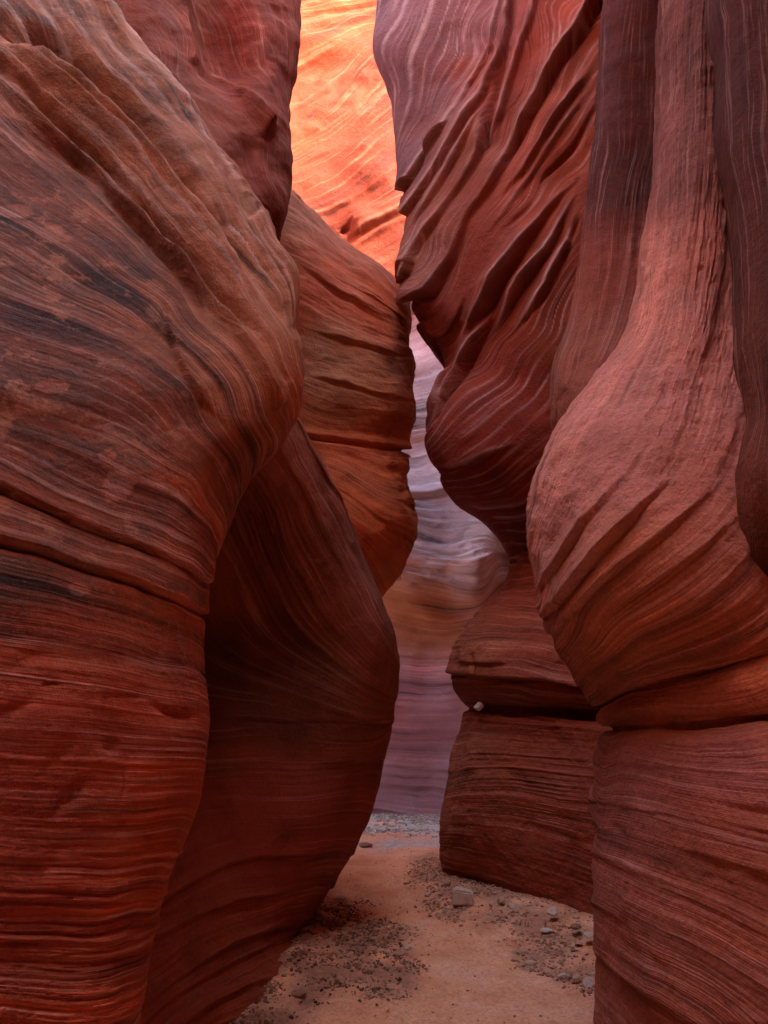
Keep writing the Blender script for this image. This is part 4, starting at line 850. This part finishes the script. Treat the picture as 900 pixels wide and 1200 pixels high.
xs = np.concatenate([np.array([-300, -120, -50, -20, -9]), np.arange(-5, -1.4, 0.15), np.arange(-1.4, 2.2, 0.012), np.arange(2.2, 6, 0.15), np.array([9, 20, 50, 120, 300])])
ys = np.concatenate([np.array([-300, -120, -50, -20, -9, -4, -1, 1]), np.arange(2, 3.8, 0.1), np.arange(3.8, 8.5, 0.014), np.arange(8.5, 14.5, 0.03), np.array([15, 18, 25, 60, 140, 400])])
X, Yg = np.meshgrid(xs, ys)
x, y = X.ravel(), Yg.ravel()
zz = gz(x, y)
P0 = np.stack([x, y, np.zeros_like(x)], 1)
fx, fy = project_floor(P0)
jx = 14 * fbm(P0 * 2.2, 5, 211) * 2; jy = 10 * fbm(P0 * 2.2 + 7, 5, 212) * 2
jx2 = 1
def gravel_mask(fx, fy, p):
    a = 26 * fbm(p * 1.8, 5, 211, 0.65); b = 20 * fbm(p * 1.8 + 7, 5, 212, 0.65)
    u, v = fx + a, fy + b
    left, _, _ = polydist(u, v, [(300, 1215), (345, 1150), (395, 1112), (440, 1125)])
    m = 1 - sstep(left, 30, 72)
    left2, _, _ = polydist(u, v, [(365, 1085), (390, 1090), (450, 1105)])
    m = np.maximum(m, 1 - sstep(left2, 14, 30))
    right, _, _ = polydist(u, v, [(500, 1030), (545, 1052), (600, 1068), (650, 1090), (700, 1120), (760, 1140)])
    m2 = 1 - sstep(right, 14 , 40)
    r3, _, _ = polydist(u, v, [(620, 1098), (660, 1122), (700, 1135)])
    m2 = np.maximum(m2, 1 - sstep(r3, 18, 34))
    far = (1 - sstep(np.abs(v - 958) + 40 * fbm(p * 1.7, 4, 244), 4, 34)) * (y_like(p) > 9)
    return m, m2, far
def y_like(p): return p[:, 1]
gl, gr_, gf = gravel_mask(fx, fy, P0)
gl = np.clip(gl * (0.75 + 1.2 * fbm(P0 * 5, 4, 231)), 0, 1); gr_ = np.clip(gr_ * (0.7 + 1.4 * fbm(P0 * 5, 4, 232)), 0, 1)
near = (y > 3) & (y < 15)
gl, gr_, gf = gl * near, gr_ * near, gf * near
# footprints and scuffs in the trodden sand
rs = np.random.RandomState(4)
for _ in range(70):
    cx, cy = rs.uniform(-0.5, 1.0), rs.uniform(4.2, 8.5)
    a = rs.normal(math.pi / 2, 0.5); ln = rs.uniform(0.10, 0.15); wd = ln * 0.42
    u = (x - cx) * math.cos(a) + (y - cy) * math.sin(a); v = -(x - cx) * math.sin(a) + (y - cy) * math.cos(a)
    r = np.sqrt((u / ln) ** 2 + (v / wd) ** 2)
    zz = zz + np.where(r < 2, rs.uniform(0.006, 0.016) * (-np.exp(-r ** 4) + 0.5 * np.exp(-((r - 1.25) / 0.25) ** 2)), 0)
zz = zz + 0.006 * fbm(P0 * 14, 4, 220) + (gl + gr_) * 0.012 * fbm(P0 * 30, 3, 221)
NX, NY = len(xs), len(ys)
I = np.arange(NX * NY).reshape(NY, NX)
Q = np.stack([I[:-1, :-1], I[:-1, 1:], I[1:, 1:], I[1:, :-1]], -1).reshape(-1, 4)

ms = bpy.data.materials.new('trodden_sand'); ms.use_nodes = True
nt = ms.node_tree; L = nt.links.new; bs = nt.nodes['Principled BSDF']
bs.inputs['Roughness'].default_value = 0.95; bs.inputs['Specular IOR Level'].default_value = 0.15
geo = nd(nt, 'ShaderNodeNewGeometry')
def gnoise(sc, det, ro=0.6):
    n = nd(nt, 'ShaderNodeTexNoise'); n.inputs['Scale'].default_value = sc; n.inputs['Detail'].default_value = det; n.inputs['Roughness'].default_value = ro
    L(geo.outputs['Position'], n.inputs['Vector']); return n.outputs[0]
def gmix(f, a, b, mode='MIX'):
    n = nd(nt, 'ShaderNodeMix', data_type='RGBA', blend_type=mode)
    for i, v in ((0, f), (6, a), (7, b)):
        if isinstance(v, float): n.inputs[i].default_value = v
        elif isinstance(v, tuple): n.inputs[i].default_value = (*v, 1)
        else: L(v, n.inputs[i])
    return n.outputs[2]
r1 = ramp(nt, [(0.3, (0.68, 0.29, 0.15)), (0.5, (0.82, 0.40, 0.23)), (0.7, (0.85, 0.50, 0.33))]); L(gnoise(2.2, 6), r1.inputs[0])
r2 = ramp(nt, [(0.32, 0.66), (0.5, 1.0), (0.7, 1.2)]); L(gnoise(45, 6, 0.75), r2.inputs[0])
c = gmix(1.0, r1.outputs[0], r2.outputs[0], 'MULTIPLY')
ga = nd(nt, 'ShaderNodeAttribute', attribute_name='gravel')
gb = nd(nt, 'ShaderNodeAttribute', attribute_name='far_gravel')
r3 = ramp(nt, [(0.3, (0.16, 0.075, 0.05)), (0.5, (0.32, 0.155, 0.10)), (0.7, (0.50, 0.28, 0.19))]); L(gnoise(26, 6, 0.8), r3.inputs[0])
c = gmix(ga.outputs['Fac'], c, r3.outputs[0])
r4 = ramp(nt, [(0.35, (0.40, 0.33, 0.30)), (0.65, (0.72, 0.64, 0.58))]); L(gnoise(14, 6, 0.8), r4.inputs[0])  # grey stones, made paler to paint in the skylight there
c = gmix(gb.outputs['Fac'], c, r4.outputs[0])
L(c, bs.inputs['Base Color'])
bu = nd(nt, 'ShaderNodeBump'); bu.inputs['Strength'].default_value = 0.7; bu.inputs['Distance'].default_value = 0.012
L(gnoise(60, 8, 0.75), bu.inputs['Height']); L(bu.outputs[0], bs.inputs['Normal'])
g = mesh_obj('sandy_ground', np.stack([x, y, zz], 1), Q, ms, None,
             {'gravel': ('FLOAT', np.clip(gl * 0.85 + gr_ * 0.6, 0, 1)), 'far_gravel': ('FLOAT', gf)})
g['kind'] = 'structure'

# ------------------------------------------------------------------ stones
def stone_mat(name, c0, c1):
    m = bpy.data.materials.new(name); m.use_nodes = True
    nt = m.node_tree; b = nt.nodes['Principled BSDF']; b.inputs['Roughness'].default_value = 0.9; b.inputs['Specular IOR Level'].default_value = 0.2
    ge = nt.nodes.new('ShaderNodeNewGeometry'); n = nt.nodes.new('ShaderNodeTexNoise'); n.inputs['Scale'].default_value = 28; n.inputs['Detail'].default_value = 7
    n.inputs['Roughness'].default_value = 0.7
    nt.links.new(ge.outputs['Position'], n.inputs['Vector'])
    r = ramp(nt, [(0.3, c0), (0.7, c1)]); 
    a = nt.nodes.new('ShaderNodeMath'); a.operation = 'MULTIPLY_ADD'; a.inputs[1].default_value = 0.35; 
    nt.links.new(ge.outputs['Random Per Island'], a.inputs[0])
    s_ = nt.nodes.new('ShaderNodeMath'); s_.operation = 'SUBTRACT'; s_.inputs[1].default_value = 0.17
    nt.links.new(n.outputs[0], s_.inputs[0]); nt.links.new(s_.outputs[0], a.inputs[2])
    nt.links.new(a.outputs[0], r.inputs[0]); nt.links.new(r.outputs[0], b.inputs['Base Color'])
    bu = nt.nodes.new('ShaderNodeBump'); bu.inputs['Strength'].default_value = 0.5; bu.inputs['Distance'].default_value = 0.01
    nt.links.new(n.outputs[0], bu.inputs['Height']); nt.links.new(bu.outputs[0], b.inputs['Normal'])
    return m
MS_tan = stone_mat('tan_stone', (0.26, 0.14, 0.09), (0.56, 0.38, 0.26))
MS_red = stone_mat('red_stone', (0.24, 0.10, 0.06), (0.56, 0.30, 0.19))
MS_grey = stone_mat('grey_stone', (0.30, 0.22, 0.17), (0.64, 0.52, 0.43))
MS_dark = stone_mat('dark_stone', (0.10, 0.05, 0.035), (0.34, 0.18, 0.12))
MS_block = stone_mat('pale_tan_stone', (0.44, 0.33, 0.24), (0.68, 0.55, 0.42))
MS_white = stone_mat('white_stone', (0.70, 0.66, 0.62), (0.85, 0.82, 0.80))

import bmesh
def stone_mesh(name, seed, flat=0.6, sub=2, blocky=0.5, detail=0.12):
    """angular pebble: an icosphere cut by random planes, then roughened"""
    r = np.random.RandomState(seed)
    bm = bmesh.new(); bmesh.ops.create_icosphere(bm, subdivisions=sub, radius=1.0)
    V = np.array([v.co[:] for v in bm.verts])
    for _ in range(9):
        n = r.normal(size=3); n /= np.linalg.norm(n); d = r.uniform(0.45, 0.8) if r.rand() < blocky else r.uniform(0.7, 0.95)
        k = V @ n; m = k > d
        V[m] -= (k[m] - d)[:, None] * n
    V += detail * np.stack([vnoise(V * 2.3 + 10 * a, seed) for a in range(3)], 1) * 0.5
    V[:, 2] *= flat; V[:, 2] -= V[:, 2].min(); V[:, 2] -= 0.15 * V[:, 2].max()
    V[:, 0] /= np.abs(V[:, 0]).max(); V[:, 1] /= np.abs(V[:, 1]).max()
    for v, c_ in zip(bm.verts, V): v.co = c_
    me = bpy.data.meshes.new(name); bm.to_mesh(me); bm.free()
    return me

def place(me, name, mat, px, py, half, rz, label, cat, group=None, hgt=1.0, Y=None, tilt=0, wid=0.75):
    fpt = floor_at(px, py)
    zf = gz(np.array([fpt[0]]), np.array([fpt[1]]))[0]
    fpt = floor_at(px, py, zf)
    m2 = me.copy(); m2.materials.clear(); m2.materials.append(mat)
    o = bpy.data.objects.new(name, m2); C.objects.link(o)
    o.location = (fpt[0], fpt[1], zf); s_ = half
    o.scale = (s_, s_ * wid, s_ * hgt); o.rotation_euler = (tilt, 0, rz)
    return tag(o, label, cat, group)

# the squared tan block at the foot of the blocky rock
bm = bmesh.new(); bmesh.ops.create_cube(bm, size=1.0)
for v, c_ in zip(bm.verts, [(-.50, -.34, 0), (-.43, -.30, .62), (-.44, .34, 0), (-.36, .34, .66), (.50, -.22, 0), (.46, -.20, .50), (.42, .36, 0), (.36, .34, .58)]): v.co = c_
bmesh.ops.bevel(bm, geom=list(bm.edges), offset=0.06, segments=2, affect='EDGES')
bmesh.ops.subdivide_edges(bm, edges=list(bm.edges), cuts=2, use_grid_fill=True)
for v in bm.verts:
    n = vnoise(np.array([[v.co.x * 5, v.co.y * 5, v.co.z * 5]]), 3)[0]
    v.co += v.co.normalized() * n * 0.035
me = bpy.data.meshes.new('block_stone'); bm.to_mesh(me); bm.free()
place(me, 'block_stone', MS_block, 543, 1060, 0.20, -0.25, 'squared tan stone block on the sand by the left corner of the blocky foot', 'stone', hgt=1.0, wid=0.9)

shapes = [stone_mesh('stone_shape', 300 + i, flat=(0.35 + 0.06 * (i % 5)), sub=2) for i in range(8)]
# stones big enough to point at: (px, py, half size m, turn, height, material, words)
single = [
 (648, 1073, 0.055, 0.4, 1.3, MS_grey, 'small upright grey stone leaning against the foot of the blocky rock', 'stone'),
 (524, 1036, 0.045, 0.2, 0.9, MS_tan, 'small pale stone tucked under the left corner of the blocky foot', 'stone'),
 (517, 1048, 0.035, 0.9, 0.6, MS_red, 'flat little reddish stone just left of the squared tan block', 'stone'),
 (587, 1058, 0.040, 0.3, 0.9, MS_tan, 'rounded pale pebble in the gravel right of the squared tan block', 'pebble'),
 (600, 1064, 0.030, 1.1, 0.8, MS_grey, 'tiny grey pebble below the blocky rock midway along its foot', 'pebble'),
 (640, 1091, 0.050, 0.1, 0.5, MS_grey, 'flat pale stone lying in front of the small upright grey stone', 'stone'),
 (675, 1088, 0.045, 0.6, 0.7, MS_dark, 'dark flat stone in the shade at the right end of the blocky foot', 'stone'),
 (690, 1098, 0.050, 0.2, 0.5, MS_grey, 'thin grey slab stone beside the pillar base, upper of the pair there', 'stone'),
 (678, 1106, 0.040, 1.4, 0.5, MS_red, 'thin reddish flake lying on the gravel near the pillar base', 'stone'),
 (622, 1130, 0.045, 0.5, 0.5, MS_tan, 'pale flake at the left tip of the right hand gravel patch', 'stone'),
 (660, 1146, 0.045, 0.2, 0.8, MS_grey, 'largest grey stone at the lower edge of the right hand gravel patch', 'stone'),
 (676, 1150, 0.040, 1.0, 0.7, MS_tan, 'tan stone touching the largest grey stone on the right gravel patch', 'stone'),
 (690, 1156, 0.045, 0.7, 0.8, MS_grey, 'grey stone at the lowest right corner of the gravel beside the pillar', 'stone'),
 (694, 1143, 0.035, 0.1, 0.8, MS_tan, 'small tan stone pressed against the pillar base on the gravel', 'pebble'),
 (400, 1054, 0.060, 0.0, 0.35, MS_tan, 'flat pale flake alone on the sand left of the path, above the dark gravel', 'stone'),
 (428, 992, 0.10, 0.2, 0.40, MS_dark, 'dark flat stone in the shade behind the hollowed lobe', 'stone'),
 (469, 1118, 0.050, 0.4, 0.6, MS_red, 'brown stone at the right edge of the dark left gravel', 'stone'),
 (478, 1112, 0.035, 1.2, 0.5, MS_grey, 'grey flake just above the brown stone at the edge of the left gravel', 'stone'),
 (430, 1140, 0.040, 0.8, 0.6, MS_dark, 'dark stone in the middle of the left gravel patch', 'stone'),
 (380, 1100, 0.045, 0.3, 0.7, MS_dark, 'dark stone near the undercut foot of the hollowed lobe', 'stone'),
 (398, 1150, 0.040, 1.9, 0.6, MS_red, 'reddish flat stone low in the left gravel patch', 'stone'),
 (350, 1165, 0.050, 0.6, 0.5, MS_dark, 'flat dark stone in the lower left gravel near the rock foot', 'stone'),
]
for i, (px_, py_, h_, rz, hg, mt, lb, ct) in enumerate(single):
    place(shapes[i % 8], 'flat_stone' if hg <= 0.5 else ('pebble' if ct == 'pebble' else 'loose_stone'), mt, px_, py_, h_, rz, lb, ct, 'loose stones on the canyon floor', hgt=hg * 1.6, wid=0.8)

# the pale chip wedged in the crack of the necked rock
bm = bmesh.new(); bmesh.ops.create_cube(bm, size=1.0)
for v in bm.verts:
    v.co.x *= 0.075 + 0.01 * (v.co.z > 0); v.co.y *= 0.07; v.co.z *= 0.045
bmesh.ops.bevel(bm, geom=list(bm.edges), offset=0.006, segments=2, affect='EDGES')
me = bpy.data.meshes.new('wedged_chip'); bm.to_mesh(me); bm.free(); me.materials.append(MS_white)
o = bpy.data.objects.new('wedged_chip', me); C.objects.link(o); o.location = P(561, 828, 7.15); o.rotation_euler = (0.3, -0.75, 0.3)
tag(o, 'small white stone chip wedged at the left end of the crack in the necked rock', 'stone chip')

# loose gravel: thousands of small stones nobody could count
def gravel(name, mat, n, sampler, smin, smax, seed):
    r = np.random.RandomState(seed)
    bases = []
    for i in range(6):
        bm = bmesh.new(); bmesh.ops.create_icosphere(bm, subdivisions=1, radius=1.0)
        Vb = np.array([v.co[:] for v in bm.verts]); Fb = np.array([[v.index for v in f.verts] for f in bm.faces]); bm.free()
        for _ in range(5):
            nn = r.normal(size=3); nn /= np.linalg.norm(nn); d = r.uniform(0.4, 0.8); k = Vb @ nn; m = k > d; Vb[m] -= (k[m] - d)[:, None] * nn
        bases.append((Vb, Fb))
    pts = sampler(r, n)
    Vs, Fs = [], []; off = 0
    zg = gz(pts[:, 0], pts[:, 1])
    for (px_, py_), z_ in zip(pts, zg):
        Vb, Fb = bases[r.randint(6)]
        s_ = smin * (smax / smin) ** (r.rand() ** 1.5)
        a, b = r.uniform(0, 6.28), r.normal(0, 0.4)
        v = Vb * np.array([s_, s_ * r.uniform(.55, .95), s_ * r.uniform(.3, .7)])
        v = v @ np.array([[1, 0, 0], [0, math.cos(b), math.sin(b)], [0, -math.sin(b), math.cos(b)]])
        v = v @ np.array([[math.cos(a), math.sin(a), 0], [-math.sin(a), math.cos(a), 0], [0, 0, 1]])
        Vs.append(v + np.array([px_, py_, z_ + s_ * 0.15])); Fs.append(Fb + off); off += len(Vb)
    o = mesh_obj(name, np.concatenate(Vs), np.concatenate(Fs), mat, None, smooth=False)
    o['kind'] = 'stuff'
    return o

def sampler_from(mask_i, box):
    def f(r, n):
        out = []
        while sum(len(a) for a in out) < n:
            p = np.stack([r.uniform(box[0], box[1], 4000), r.uniform(box[2], box[3], 4000), np.zeros(4000)], 1)
            a, b = project_floor(p); ms_ = gravel_mask(a, b, p)[mask_i]
            out.append(p[r.rand(4000) < ms_ ** 1.2 * np.clip(0.5 + 1.5 * fbm(p * 4.0, 3, 240), 0.08, 1)][:, :2])
        return np.concatenate(out)[:n]
    return f
o = gravel('dark_gravel', MS_dark, 5200, sampler_from(0, (-1.3, 0.6, 4.0, 7.2)), 0.003, 0.021, 1); tag(o, 'dark loose gravel heaped at the foot of the left rocks', 'gravel')
o = gravel('red_gravel', MS_red, 5200, sampler_from(0, (-1.3, 0.6, 4.0, 7.2)), 0.003, 0.017, 6); tag(o, 'reddish gravel mixed into the dark gravel at left', 'gravel')
o = gravel('pale_gravel', MS_tan, 3800, sampler_from(1, (0.2, 2.2, 4.4, 8.6)), 0.004, 0.026, 2); tag(o, 'pale broken gravel banked along the foot of the right rocks', 'gravel')
o = gravel('brown_gravel', MS_red, 2000, sampler_from(1, (0.2, 2.2, 4.4, 8.6)), 0.004, 0.026, 12); tag(o, 'brown broken gravel mixed in along the foot of the right rocks', 'gravel')
o = gravel('far_gravel', MS_grey, 2200, sampler_from(2, (-1.2, 2.0, 10.5, 13.2)), 0.012, 0.05, 3); tag(o, 'blue grey gravel at the foot of the far wall', 'gravel')
def sparse(r, n): return np.stack([r.uniform(-0.6, 1.6, n), r.uniform(4.2, 11, n)], 1)
o = gravel('scattered_grit', MS_red, 1200, sparse, 0.003, 0.014, 5); tag(o, 'fine grit scattered over the orange path', 'grit')
